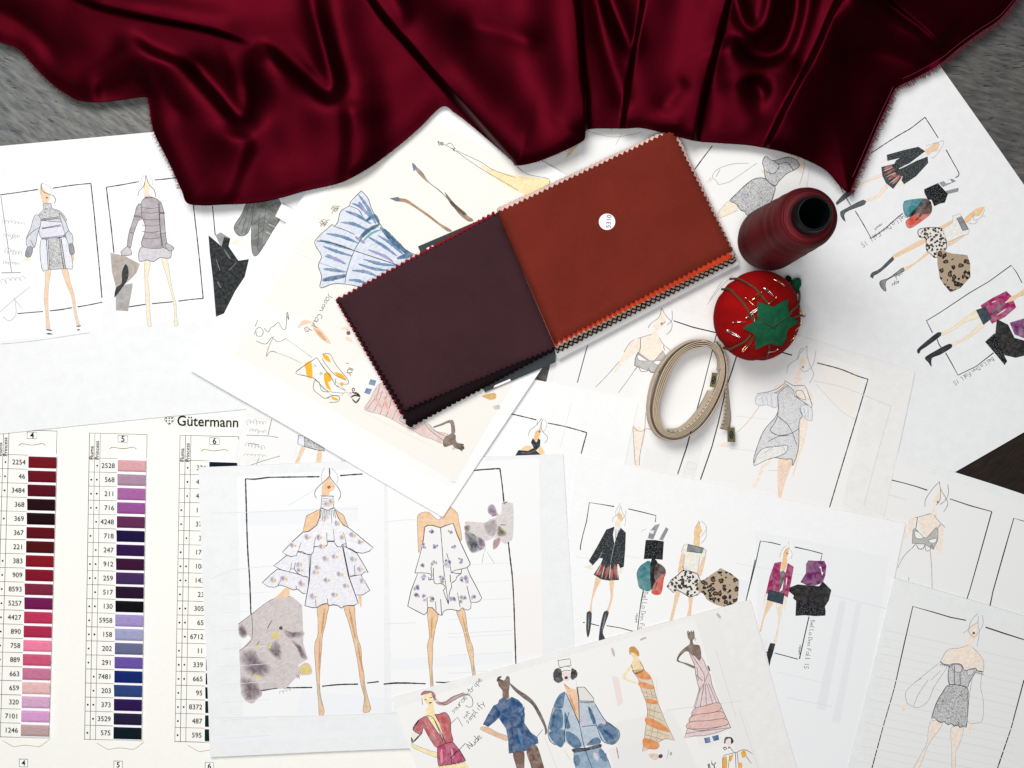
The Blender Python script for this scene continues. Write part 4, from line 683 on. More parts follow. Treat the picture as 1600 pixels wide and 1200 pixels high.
g.f('w', (122, 92, 76), "1345,1040 1455,1020 1462,1200 1470,1300 1390,1300 1380,1200").f('w', (122, 92, 76), "1485,1020 1580,960 1640,1100 1680,1300 1560,1300 1530,1180"); go = g.done()
g = Draw(M, 'garment', 600, 1020, 6.667, 0.2, go)
g.f('w', (48, 88, 132), "1200,490 1240,462 1280,490 1330,458 1400,490 1445,540 1468,640 1462,730 1530,830 1600,880 1610,940 1540,975 1480,1022 1300,1050 1292,900 1270,790 1195,680 1140,730 1085,772 1030,745 1085,640 1140,550 1185,530", smooth=False).b((30, 64, 100), 2.6, "1200,600 1190,680", "1330,730 1340,900", "1440,760 1520,900", "1350,1000 1350,920", "1460,560 1440,700").b((78, 124, 166), 5, "1240,520 1300,560", "1400,560 1440,650", "1400,780 1440,980", "1500,880 1560,940").done()
g = Draw(M, 'figure_drawing', 820, 1020, 6.667, 0.1, label='figure in a top hat and a blue puff sleeve jacket')
g.f('i', (234, 232, 228), "345,80 470,62 482,130 430,140 360,155", PEN, .9, smooth=False).l(PEN, .8, "365,160 430,140 480,150", "380,200 430,180 480,190").f('w', (62, 60, 62), "310,180 350,160 378,180 390,230 398,285 345,315 305,285 295,225", jag=.5).f('w', (62, 60, 62), "490,160 540,190 548,240 505,280 480,270 480,210", jag=.5).f('w', (236, 222, 216), "390,215 430,190 475,210 470,280 430,300 395,270").dot((90, 60, 70), 2.6, "432,260")
g.f('w', (238, 200, 166), "400,310 440,345 480,370 550,400 570,560 568,740 540,690 490,560 440,420").b((210, 160, 120), 3, "410,330 470,380", "460,430 540,640").f('w', CRM, "390,1005 430,1060 490,1150 470,1100 420,1020").b((190, 150, 110), 2, "955,980 980,1110"); go = g.done()
g = Draw(M, 'garment', 820, 1020, 6.667, 0.2, go); DB = (84, 122, 154)
g.f('w', (188, 200, 212), "420,405 360,430 320,500 296,570 260,700 242,800 262,915 320,960 380,990 425,930 520,1000 620,975 780,950 805,905 850,940 930,950 985,880 975,805 880,750 820,680 770,600 730,530 720,470 625,355 545,355 555,500 570,740 500,600 430,420", smooth=False)
for q in ("350,450 420,405 410,480 390,575 300,568", "300,610 380,600 400,700 380,790 260,800", "250,830 400,800 415,900 380,985 300,930", "415,610 450,690 475,780 420,780", "430,820 500,840 560,890 590,970 520,995 440,920", "660,560 700,600 740,720 720,750 680,660", "760,760 860,720 960,800 980,870 930,945 850,930 800,850", "700,900 760,880 790,940 650,965"): g.f('w', DB, q)
g.b((206, 196, 214), 6, "790,700 840,740", "610,640 620,740").b((52, 90, 126), 5, "300,620 290,760", "820,800 930,900").f('i', (222, 222, 216), "548,358 622,358 715,470 715,505 568,500", PEN, .9, smooth=False).f('w', (60, 68, 80), "500,1000 640,985 780,950 792,980 650,1015 512,1035", jag=.4)
g.f('w', (150, 174, 194), "510,1040 640,1020 790,985 870,1120 930,1290 560,1290 520,1160", PEN, .8, smooth=False).b(DB, 10, "530,1060 550,1180", "780,1010 850,1130").b((212, 208, 216), 8, "720,1040 760,1120").l((50, 56, 66), 1.0, "570,745 620,980 700,1200", "430,420 570,745", "540,360 560,500 568,740", "460,620 420,780 415,930", "730,530 820,680 880,740 975,805 985,880 930,950 850,940 800,900 740,740 660,560", "296,570 242,800 262,915 320,960").scrib((50, 56, 66), .8, 565, 515, 720, 520, 1.3, 6).scrib((50, 56, 66), .8, 300, 590, 380, 600, 1.3, 4).scrib((50, 56, 66), .7, 590, 770, 740, 755, .8, 7).done()
g = Draw(M, 'figure_drawing', 940, 960, 5, 0.1, label='figure in an orange striped long dress')
g.f('w', (240, 218, 176), "250,345 285,335 330,430 245,432 232,395").f('w', (206, 160, 96), "215,262 255,250 292,295 290,330 240,300 222,318").f('w', (244, 218, 180), "225,300 255,300 280,330 262,350 238,330").f('w', (242, 226, 190), "236,390 190,440 160,500 230,530 292,552 290,538 190,492 240,415"); go = g.done()
g = Draw(M, 'garment', 940, 960, 5, 0.2, go)
g.f('w', (220, 206, 184), "240,440 330,430 395,510 415,600 440,690 500,840 570,985 500,970 440,1000 380,1045 320,1072 345,880 360,760 350,690 300,560 285,500", (150, 130, 100), .8, smooth=False)
for q in ("262,452 340,440 390,505 300,500", "293,525 402,555 408,585 300,568", "345,655 435,675 447,702 356,692", "356,800 495,872 522,920 357,862", "333,965 450,1010 425,1055 330,1035"): g.f('w', (224, 150, 88), q)
g.l((160, 140, 116), .6, "310,600 420,640", "330,640 430,650", "360,740 460,770", "360,780 480,830", "350,900 530,950", "345,940 480,980", "380,700 370,800", "420,720 400,840", "400,880 380,1000", "440,900 430,1000", "350,600 360,650", "380,580 400,660").l(PEN, .8, "232,392 262,462 330,432 298,368", "262,462 330,435").done()
g = Draw(M, 'figure_drawing', 940, 960, 5, 0.1, label='dark skinned figure in a pink mermaid gown')
g.f('w', BRN, "670,150 690,135 722,142 727,190 712,202 720,235 762,240 778,300 770,362 730,325 690,300 655,290 600,355 680,385 730,408 725,424 640,385 586,362 610,300 650,260 685,235 690,205 675,185").b((84, 70, 60), 2, "668,150 675,130 690,160", "700,125 705,155", "718,125 722,160").l((130, 110, 80), .8, "722,180 738,190 730,206").b(BRN, 3, "830,400 845,445"); go = g.done()
g = Draw(M, 'garment', 940, 960, 5, 0.2, go)
g.f('w', (226, 208, 208), "685,300 730,325 765,362 780,330 800,365 830,440 850,480 862,550 890,620 920,690 1010,885 900,925 800,948 720,950 648,966 690,820 730,730 765,600 735,470 728,400", (140, 116, 116), .9, smooth=False)
for q in ("728,735 800,715 915,690 930,740 850,770 710,790", "712,790 850,770 940,760 960,810 830,830 690,840", "690,840 830,830 960,815 985,860 830,890 670,890"): g.f('w', (226, 190, 182), q, (140, 110, 110), .9)
g.l((130, 108, 112), .8, "700,310 760,400 800,470 805,530", "765,600 800,540 835,455", "770,565 720,730", "800,550 770,720", "810,545 820,715", "820,540 870,700", "835,540 900,690", "735,470 790,520", "670,890 800,905 985,862", "660,930 760,915 1005,885", "745,410 755,520").done()
d = Draw(M, 'colour_squares', 940, 960, 5, 0.1)
for q in ("800,966 845,958 852,1000 810,1008", "862,952 912,940 918,980 876,990"): d.f('w', (88, 116, 158), q, smooth=False)
d.done()
g = Draw(M, 'figure_drawing', 940, 960, 5, 0.1, label='figure in a white jacket with yellow blocks, cut off by the bottom edge')
g.b((50, 46, 48), 4, "962,1010 970,970 1010,962", "1010,962 1022,990 1010,1010").f('i', (238, 220, 214), "975,985 1005,980 1010,1020 990,1030 975,1010").dot((60, 50, 60), 1.4, "995,1042").l((50, 50, 50), 1.4, "950,1045 965,1035 978,1048 965,1060 950,1045").l(PEN, .8, "1000,1030 1040,1080 1090,1060 1130,1060 1180,1090", "945,1200 950,1110 1000,1090 1040,1080", "1045,1080 1050,1200", "1130,1110 1170,1165", "1060,1080 1070,1200", "1000,1100 990,1200")
for q in ("950,1120 975,1105 980,1200 948,1200", "1090,1075 1118,1062 1132,1105 1100,1120", "1068,1160 1095,1158 1098,1200 1070,1200", "995,1120 1030,1090 1010,1150"): g.f('w', (232, 176, 60), q)
g.done()
d = Draw(M, 'watercolour_smear', 940, 960, 5, 0.1); d.f('w', (228, 204, 184), "365,1095 400,1085 450,1100 440,1130 400,1135").dot((96, 70, 88), 3.4, "460,1108").l(PENCIL, .8, "525,1060 510,1130").l(PEN, 1, "535,1085 545,1075 548,1095 536,1100 535,1085").done()

# ---------------------------------------------------------------- thread colour card
cr = empty('thread_colour_card', P(200, 920, 0), 'cream card with numbered rows of dyed thread samples, in the lower left corner', 'colour card')
b = MB(); q = [(-70, 600), (740, 640), (720, 1260), (-90, 1260)]
b.prism([P(x, y, CARD_Z) for x, y in q[::-1]], [P(x, y, 0.0003) for x, y in q[::-1]], CARD); b.build('card', cr)
CS = {'_z': CARD_Z, '_root': cr}
def text_into(mb, txt, px, py, size, ang=0, align='CENTER', z=0.0, c=(30, 30, 30), bold=0.0, sx=1.0):
    cu = bpy.data.curves.new('t', 'FONT'); cu.body = txt; cu.size = 1; cu.align_x = align; cu.align_y = 'CENTER'; cu.offset = bold; cu.resolution_u = 3
    o = bpy.data.objects.new('t', cu); col.objects.link(o); dg = bpy.context.evaluated_depsgraph_get(); me = o.evaluated_get(dg).to_mesh()
    ca, sa = math.cos(math.radians(ang)), math.sin(math.radians(ang))
    vv = []
    for v in me.vertices:
        x, y = v.co.x*size*sx, -v.co.y*size
        vv.append(P(px+x*ca-y*sa, py+x*sa+y*ca, z))
    mb.add(vv, [tuple(p.vertices) for p in me.polygons], INK if bold < 0 else TXT, lin(c))
    o.evaluated_get(dg).to_mesh_clear(); bpy.data.objects.remove(o); bpy.data.curves.remove(cu)
mm, nt, lk, bs, cc = attr_mat('printed_text'); lk.new(cc, bs.inputs['Base Color']); TXT = mm
tl = (40, 40, 42); zt = CARD_Z+0.0006
tb = MB()
text_into(tb, 'Gütermann', 276, 658, 22.5, 1.6, 'LEFT', zt, (18, 18, 18), 0.008, 0.93)
tb.build('brand_name', cr)
lg = Draw(CS, 'heart_logo', 0, 0, 1, 0.4)
lg.l((40, 40, 40), .8, "257,656 259,651 272,652 272,657 264,664 257,656", smooth=False)
for i, j in ((0, 0), (1, 0), (2, 0), (0, 1), (1, 1), (2, 1), (1, 2)):
    x, y = 260+i*4.4, 653.5+j*4.0; lg.f('i', (20, 20, 20), [(x-1.5, y), (x, y-1.5), (x+1.5, y), (x, y+1.5)], smooth=False)
lg.done()
c4n = "2254 46 3484 368 369 367 221 383 909 8593 5257 4427 890 758 889 663 659 320 7101 1246".split()
c5n = "2528 568 211 716 4248 718 247 912 259 517 130 5958 158 202 291 7481 203 373 3529 575".split()
c6n = "331 421 444 116 371 37 172 108 143 23 305 65 6712 11 339 665 95 8372 487 595".split()
c4c = [(120, 25, 35), (110, 20, 35), (95, 15, 35), (40, 8, 20), (35, 8, 15), (100, 15, 30), (85, 18, 20), (140, 25, 40), (135, 22, 45), (130, 45, 70), (120, 30, 90), (190, 60, 95), (175, 50, 85), (236, 135, 168), (205, 95, 125), (200, 125, 155), (228, 188, 186), (214, 172, 202), (214, 162, 206), (192, 166, 166)]
c5c = [(218, 168, 172), (175, 145, 165), (172, 108, 165), (155, 90, 155), (105, 50, 90), (30, 20, 70), (55, 25, 80), (65, 20, 60), (75, 50, 100), (45, 20, 50), (10, 10, 15), (165, 150, 200), (165, 165, 200), (110, 115, 145), (110, 90, 165), (20, 45, 115), (50, 75, 130), (50, 25, 85), (40, 35, 65), (10, 30, 40)]
c6c = [(12, 28, 42)]*14+[(12, 30, 38), (16, 34, 46), (14, 34, 36), (14, 44, 44), (14, 44, 42), (12, 46, 40)]
names4 = ['red', 'dark red', 'burgundy', 'blackish plum', 'black plum', 'wine', 'brown red', 'crimson', 'cherry', 'raspberry', 'magenta purple', 'pink red', 'deep rose', 'bright pink', 'rose', 'dusky pink', 'pale peach', 'lilac pink', 'orchid pink', 'greyish pink']
names5 = ['pale salmon', 'mauve grey', 'orchid', 'violet', 'plum', 'navy violet', 'dark purple', 'aubergine', 'dusky purple', 'blackish purple', 'black', 'lavender', 'pale periwinkle', 'slate grey', 'medium violet', 'royal blue', 'denim blue', 'indigo', 'dark slate', 'petrol black']
THR = {}
def thread_mat(c):
    if c in THR: return THR[c]
    m, nt, nd, lk, bs = new_mat('dyed_thread'); a = tuple(v**1.1 for v in lin(c))
    v = coord(nt, (1, 8, 1)); n = tex(nt, 'ShaderNodeTexNoise', 260, 3, v); r = ramp(nt, [(0.3, tuple(x*.8 for x in a)), (0.7, tuple(min(1, x*1.12) for x in a))]); lk.new(n.outputs[0], r.inputs[0]); lk.new(r.outputs[0], bs.inputs['Base Color'])
    bs.inputs['Roughness'].default_value = 0.6; bs.inputs['Specular IOR Level'].default_value = 0.08
    w = tex(nt, 'ShaderNodeTexNoise', 900, 2, coord(nt, (0.1, 4, 1))); lk.new(bump(nt, w.outputs[0], 0.0002), bs.inputs['Normal']); THR[c] = m; return m
STRIP = plain('white_card_strip', (244, 240, 244), 0.6)
def column(x0, xs0, y0, dy, k, nums, colors, dots, names, yb, head, hx, xr, w=44, vis=range(20)):
    """x0: left of the dot grid, xs0: left of the sample strip (top row), k: sideways drift per pixel down"""
    X = lambda x, y: x+k*(y-y0)
    d = Draw(CS, 'ruled_grid', 0, 0, 1, 0.1); G1 = (92, 90, 84)
    ht = y0-51
    yend = y0+19.5*dy
    for xx in (x0, x0+8.5, x0+17): d.l(G1, .8, [(X(xx, ht), ht), (X(xx, yend), yend+(xx-x0)*.02)], smooth=False)
    d.l(G1, .8, [(X(xr, ht+2), ht+2), (X(xr, y0-12), y0-12)], [(X(x0, ht), ht), (X(xr, ht+2.5), ht+2.5)], smooth=False)
    for i in range(21):
        y = y0-dy/2+i*dy-1; d.l(G1, .7, [(X(x0, y), y), (X(x0+17, y), y+.3)], [(X(x0+17.5, y), y+.3), (X(xs0, y), y+1.2)], smooth=False)
    for i, s_ in enumerate(dots):
        y = y0+i*dy
        if 'F' in s_: d.dot((15, 15, 15), 1.5, f"{X(x0+4, y)},{y}")
        if 'P' in s_: d.dot((15, 15, 15), 1.5, f"{X(x0+12.7, y)},{y}")
    # slot marks
    cx = hx; hy = ht+23
    d.l((150, 132, 110), .9, [(cx-21, hy+2), (cx-17, hy-1), (cx, hy+1.5), (cx+17, hy-1), (cx+21, hy+2)])
    ye = yend+4
    cb = X(hx, ye)+2; d.l((190, 180, 160), .9, [(cb-36, ye+1), (cb-22, ye+9), (cb-18, ye+11)], [(cb+20, ye+11), (cb+25, ye+9), (cb+38, ye-1)], [(cb-18, ye+11), (cb, ye+8.5), (cb+20, ye+11)])
    d.f('i', (246, 245, 242), [(cx-7.5, ht+8.5-4.5), (cx+7.5, ht+9-4.5), (cx+7.5, ht+9+5.5), (cx-7.5, ht+8.5+5.5)], tl, .8, smooth=False)
    xb, yb_ = X(hx, yb), yb; d.f('i', (246, 245, 242), [(xb-6.5, yb-6), (xb+6.5, yb-5.6), (xb+6.5, yb+6.4), (xb-6.5, yb+6)], tl, .8, smooth=False)
    d.done()
    t = MB()
    text_into(t, head, cx, ht+9.5, 13, 1, 'CENTER', zt, (15, 15, 15), 0.012); text_into(t, head, xb, yb+.5, 12, 1, 'CENTER', zt, (15, 15, 15), 0.012)
    text_into(t, 'Fluma', x0+4.3, ht+31, 9.0, -90, 'CENTER', zt, tl); text_into(t, 'Princess', x0+12.8, ht+27, 9.0, -90, 'CENTER', zt, tl)
    for i in vis:
        y = y0+i*dy; text_into(t, nums[i], X(xs0-4.5, y), y+.6, 11.0, 1.5, 'RIGHT', zt, tl, 0.0, 0.97)
    t.build('printed_text', cr)
    st = MB(); zs = CARD_Z+0.0016; ya, yz = y0-dy/2-1, y0+19*dy+dy/2-1; cs = [(X(xs0-.5, ya), ya), (X(xs0+w, ya), ya+1.5), (X(xs0+w, yz), yz+1.5), (X(xs0-.5, yz), yz)]
    st.prism([P(x, y, zs) for x, y in cs[::-1]], [P(x, y, CARD_Z+.0001) for x, y in cs[::-1]], STRIP); so = st.build('sample_strip', cr)
    for i in range(20):
        y = y0+i*dy; m = MB(); z2 = zs+0.0011; ha = 9.1+random.uniform(-.3, .3)
        c_ = [(X(xs0, y)+random.uniform(-.3, .3), y-ha), (X(xs0, y)+w-.6, y-ha+1.4), (X(xs0, y)+w-.8, y+ha+1.2), (X(xs0, y), y+ha)]
        # thread wound over the strip: rounded top and bottom edges
        rows = []
        for t_, zz in ((0, 0.0002), (.08, .0008), (.2, .0011), (.8, .0011), (.92, .0008), (1, .0002)):
            a = (c_[0][0]+(c_[3][0]-c_[0][0])*t_, c_[0][1]+(c_[3][1]-c_[0][1])*t_); e = (c_[1][0]+(c_[2][0]-c_[1][0])*t_, c_[1][1]+(c_[2][1]-c_[1][1])*t_)
            rows.append((P(*a, zs+zz), P(*e, zs+zz), P(a[0]-.3, a[1], CARD_Z+.0002), P(e[0]+.3, e[1], CARD_Z+.0002)))
        vv = [v for r_ in rows for v in r_]; fs = []
        for j in range(5):
            a = 4*j; fs += [(a, a+4, a+5, a+1), (a, a+2, a+6, a+4), (a+1, a+5, a+7, a+3)]
        m.add(vv, fs, thread_mat(colors[i])); o = m.build('thread_sample', so)
        if names: o['label'] = f"{names[i]} thread sample beside number {nums[i]}"
column(-4.3, 44.5, 722, 22.05, -0.0285, c4n, c4c, ['P', 'FP', 'P', '', 'P', '', '', 'P', 'P', 'P', 'P', 'P', 'P', 'P', 'P', 'P', '', '', '', ''], names4, 1192, '4', 50, 87.7)
column(139, 184, 727.5, 21.98, -0.016, c5n, c5c, ['P', 'FP', 'FP', 'FP', 'P', 'F', 'P', 'FP', 'FP', 'P', 'FP', 'F', 'FP', 'F', 'F', 'P', 'P', 'FP', 'P', 'F'], names5, 1195, '5', 192, 229)
column(280.5, 327, 731, 21.98, -0.017, c6n, c6c, ['P', 'P', 'P', 'F', 'F', 'P', 'F', 'FP', 'FP', 'F', 'FP', 'FP', 'P', 'F', 'FP', 'FP', 'F', 'FP', 'F', 'F'], None, 1197, '6', 335, 372)

# ---------------------------------------------------------------- swatch book
bk = empty('swatch_book', P(840, 440, 0), 'open fabric swatch book with a rust right page and an aubergine left page', 'swatch book')
BZ = 0.0064
def cloth(name, c, rough=0.75):
    m, nt, nd, lk, bs = new_mat(name); a = lin(c); v = coord(nt, (1, 1, 1), 0.5)
    n = tex(nt, 'ShaderNodeTexNoise', 30, 3, v); r = ramp(nt, [(0.3, tuple(x*.9 for x in a)), (0.7, tuple(min(1, x*1.08) for x in a))]); lk.new(n.outputs[0], r.inputs[0])
    w1 = tex(nt, 'ShaderNodeTexWave', 1500, 0, v); w2 = tex(nt, 'ShaderNodeTexWave', 1500, 0, v, bands_direction='Y')
    ad = nt.nodes.new('ShaderNodeMath'); lk.new(w1.outputs['Fac'], ad.inputs[0]); lk.new(w2.outputs['Fac'], ad.inputs[1])
    n3 = tex(nt, 'ShaderNodeTexNoise', 1100, 2, v); r3 = ramp(nt, [(0.35, (.9,)*3), (0.65, (1.08,)*3)]); lk.new(n3.outputs[0], r3.inputs[0])
    lk.new(mixc(nt, r.outputs[0], r3.outputs[0], 1.0, 'MULTIPLY'), bs.inputs['Base Color']); lk.new(bump(nt, ad.outputs[0], 0.00008, 0.8), bs.inputs['Normal'])
    bs.inputs['Roughness'].default_value = rough; bs.inputs['Specular IOR Level'].default_value = 0.12
    return m
def pinked(quad, tooth=8.6, depth=4.0, ph=0.0, plain_edges=()):
    """zigzag outline of a pinked page; quad in photo pixels, clockwise"""
    out = []
    for i in range(4):
        a, b_ = quad[i], quad[(i+1) % 4]; L = math.dist(a, b_); n = max(2, int(round(L/tooth))); nx, ny = (b_[1]-a[1])/L, -(b_[0]-a[0])/L
        if i in plain_edges:
            for j in range(8): out.append((a[0]+(b_[0]-a[0])*j/8, a[1]+(b_[1]-a[1])*j/8))
            continue
        for j in range(n):
            for t, dd in ((j/n, -depth/2), ((j+.5)/n, depth/2)):
                t = min(1, max(0, t+ph/L*(1 if 0 < t < 1 else 0))); dd2 = dd*random.uniform(.8, 1.2) if j or t > 0.001 else 0
                out.append((a[0]+(b_[0]-a[0])*t+nx*dd2, a[1]+(b_[1]-a[1])*t+ny*dd2))
    return out
def page(name, quad, zf, mat, parent, label=None, plain_edges=(), thick=0.0004, ph=0.0, depth=4.0):
    """zf(px,py) gives the height; inner grid is interpolated so the page can curve"""
    from mathutils.geometry import delaunay_2d_cdt
    ol = pinked(quad, ph=ph, plain_edges=plain_edges, depth=depth); n = len(ol)
    inner = []
    (x0, y0), (x1, y1), (x2, y2), (x3, y3) = quad
    for i in range(1, 24):
        for j in range(1, 16):
            u, v = i/24, j/16; a = (x0+(x1-x0)*u, y0+(y1-y0)*u); c = (x3+(x2-x3)*u, y3+(y2-y3)*u)
            inner.append((a[0]+(c[0]-a[0])*v, a[1]+(c[1]-a[1])*v))
    vv, ed, fs, *_ = delaunay_2d_cdt([Vector(p) for p in ol+inner], [(i, (i+1) % n) for i in range(n)], [], 1, 1e-4)
    b = MB(); pts = [P(v.x, v.y, zf(v.x, v.y)) for v in vv]
    F_ = []
    for f in fs:
        a = (pts[f[1]]-pts[f[0]]).cross(pts[f[2]]-pts[f[0]]).z; F_.append(tuple(f) if a > 0 else tuple(f)[::-1])
    b.add(pts, F_, mat); o = b.build(name, parent, smooth=True)
    sm = o.modifiers.new('thickness', 'SOLIDIFY'); sm.thickness = thick; sm.offset = -1
    if label: o['label'] = label
    return o
SP0, SP1 = (777, 333), (869, 544)           # the fold
def dfold(x, y):
    dx, dy = SP1[0]-SP0[0], SP1[1]-SP0[1]; L = math.hypot(dx, dy); return ((x-SP0[0])*dy-(y-SP0[1])*dx)/L  # + on the right page
NAVY = plain('navy_book_cover', (24, 32, 40), 0.5, 0, .3, 300, .2, 900, .0001); BOARD = plain('white_board', (188, 186, 187), .6, 0, .3, 60, .03)
# covers
def flat(name, quad, z0, z1, mat, parent=bk, label=None, sub=None):
    b = MB(); b.prism([P(x, y, z1) for x, y in quad[::-1]], [P(x, y, z0) for x, y in quad[::-1]], mat); o = b.build(name, parent)
    if label: o['label'] = label
    return o
cv = flat('cover', [(653, 385), (768, 336), (868, 545), (868, 566), (758, 613), (740, 580)], BZ, BZ+.0014, NAVY, label='navy front cover sticking out below the aubergine pages')
flat('cover_label', [(771, 606), (773, 602), (797, 592), (798, 595), (777, 604)], BZ+.0015, BZ+.0017, STRIP, cv)
flat('cover_label', [(666, 388), (676, 383), (679, 386), (668, 391)], BZ+.0015, BZ+.0017, STRIP, cv)
flat('back_board', [(845, 330), (1050, 232), (1153, 402), (1155, 413), (872, 562), (866, 545)], BZ, BZ+.0016, BOARD, label='white back board under the rust page')
RUST, ORANGE, CREAM, PINK, BLACKC, OLIVE, RED, AUB, DAUB = (cloth(n_, c_) for n_, c_ in (('rust_cloth', (118, 41, 29)), ('orange_cloth', (224, 72, 36)), ('cream_cloth', (214, 198, 176)), ('pale_pink_cloth', (240, 200, 192)), ('black_cloth', (20, 17, 18)), ('olive_cloth', (92, 80, 62)), ('red_cloth', (150, 18, 32)), ('aubergine_cloth', (64, 38, 44)), ('dark_aubergine_cloth', (26, 14, 18))))
# right hand pile, top page outline and how far each lower page shows beyond it
T = [(777, 332), (1050, 203), (1144, 391), (866, 537)]
def wav(x, y, h): return min(1, h*120)*(.0005*math.sin(x*.021+y*.013)+.0004*math.sin(y*.03-x*.011+1))
def rz(h): return lambda x, y: wav(x, y, h)+BZ+.0022+h*(.5+.5*(1-math.exp(-max(0, dfold(x, y))/16.0)))
lay = [(0.0002, BLACKC, 15.5, 3), (0.0010, OLIVE, 13.8, 1), (0.0018, CREAM, 12.4, 4), (0.0026, BLACKC, 11.2, 0), (0.0034, OLIVE, 10.0, 2), (0.0042, BLACKC, 9.0, 3.5), (0.0051, CREAM, 8.0, 1.5), (0.0060, CREAM, 6.6, 0), (0.0068, PINK, 5.2, 3), (0.0078, ORANGE, 2.6, 1)]
nm = ['black page', 'olive page', 'cream page', 'black page', 'olive page', 'black page', 'cream page', 'cream page', 'pale pink page', 'orange page showing along the lower edge']
for (h, m, e, ph), lb in zip(lay, nm):
    k = e*1.15; up = 4.2 if m in (PINK, CREAM) else 0.6
    q = [(T[0][0]-up*.3, T[0][1]-up), (T[1][0]+up*.6, T[1][1]-up*.9), (T[2][0]+k*.30+up*.5, T[2][1]+k*.95), (T[3][0]+k*.22, T[3][1]+k*(.45 if m is ORANGE else .8))]
    if m is ORANGE: q[2] = (T[2][0]-.5, T[2][1]+11.5); q[3] = (T[3][0]+1, T[3][1]+3.5); q[1] = (T[1][0]-2, T[1][1]+2); q[0] = (T[0][0]+2, T[0][1]+3)
    page('page', q, rz(h), m, bk, lb, (3,), ph=ph)
pg = page('page', T, rz(.0092), RUST, bk, 'rust brown top page with a round number sticker', (3,))
# sticker
zz = BZ+.0022+.0092+.0004+wav(948, 346, .0092)
b = MB(); sc = (948.5, 346.5); q = [(sc[0]+12.8*math.cos(-a*math.pi/20), sc[1]+12.8*math.sin(-a*math.pi/20)) for a in range(40)]
b.prism([P(x, y, zz) for x, y in q], [P(x, y, zz-.0002) for x, y in q], STRIP); st = b.build('number_sticker', pg)
b = MB(); text_into(b, '5310', 951.5, 346, 10.5, -86, 'CENTER', zz+.0001, (50, 50, 56)); b.build('printed_number', st)
# left hand pile
def lz(h, lift=0): 
    return lambda x, y: BZ+.0018+h*(.5+.5*(1-math.exp(-max(0, -dfold(x, y))/14.0))) + lift*math.exp(-((x-640)**2+(y-650)**2)/(2*26**2))
LT = [(776, 334), (868, 543), (640, 660), (527, 468)]
for h, m, q, lb in ((.0008, BLACKC, [(776, 338), (866, 547), (640, 667), (530, 472)], 'black page'), (.0016, DAUB, [(775, 336), (866, 545), (640, 666), (528, 470)], 'black page'), (.0024, BLACKC, [(775, 335), (867, 546), (641, 667), (527, 470)], 'blackish page with its corner showing'),
                    (.0032, DAUB, [(774, 334), (867, 544), (638, 666), (526, 470)], 'dark aubergine page'), (.0040, RED, [(772, 331), (860, 530), (628, 648), (524.5, 468)], 'red page edging the upper side'), (.0047, DAUB, [(775, 335), (867, 545), (638, 663), (527, 470)], 'dark aubergine page')):
    page('page', q, lz(h), m, bk, lb, (0,), ph=random.uniform(0, 4))
page('page', [(780, 332), (872, 541), (633, 640), (528, 468)], lambda x, y: .8*wav(x, y, 1)+BZ+.0018+.0064*(.5+.5*(1-math.exp(-max(0, -dfold(x, y))/14.0)))+.002*math.exp(-((x-640)**2+(y-640)**2)/(2*30**2)), AUB, bk, 'aubergine top page of the left pile', (0,))

# ---------------------------------------------------------------- burgundy satin
def seg_d(X, Y, pts):
    """distance to a smoothed line, signed side and parameter 0..1 along it"""
    pts = crom(pts, 9)
    best = np.full(X.shape, 1e9, dtype=np.float32); sd = np.zeros(X.shape, dtype=np.float32); tt = np.zeros(X.shape, dtype=np.float32); tot = sum(math.dist(a, b) for a, b in zip(pts, pts[1:])); acc = 0
    for (ax, ay), (bx, by) in zip(pts, pts[1:]):
        dx, dy = bx-ax, by-ay; L = math.hypot(dx, dy) or 1e-6; t = np.clip(((X-ax)*dx+(Y-ay)*dy)/(L*L), 0, 1)
        d = np.hypot(X-ax-t*dx, Y-ay-t*dy); s = np.sign((X-ax)*dy-(Y-ay)*dx); m = d < best
        best = np.where(m, d, best); sd = np.where(m, s, sd); tt = np.where(m, (acc+t*L)/tot, tt); acc += L
    return best, sd, tt
HEM = crom(parse("-70,38 -20,58 0,66 28,76 52,102 78,128 104,147 124,157 150,160 190,156 228,152 233,165 240,205 262,250 283,296 292,317 315,321 345,320 400,317 440,309 475,299 520,289 545,280 580,260 620,230 655,200 690,167 710,176 735,195 770,225 800,252 806,259 835,254 870,241 905,224 914,216 915,205 930,201 975,201 1000,200 1030,206 1060,214 1090,221 1130,224 1170,227 1198,232 1225,238 1255,248 1290,266 1312,290 1326,301 1334,285 1352,243 1372,195 1386,165 1400,138 1430,122 1468,100 1500,74 1530,52 1562,30 1590,-4 1625,-50 1660,-100"), 2.6)
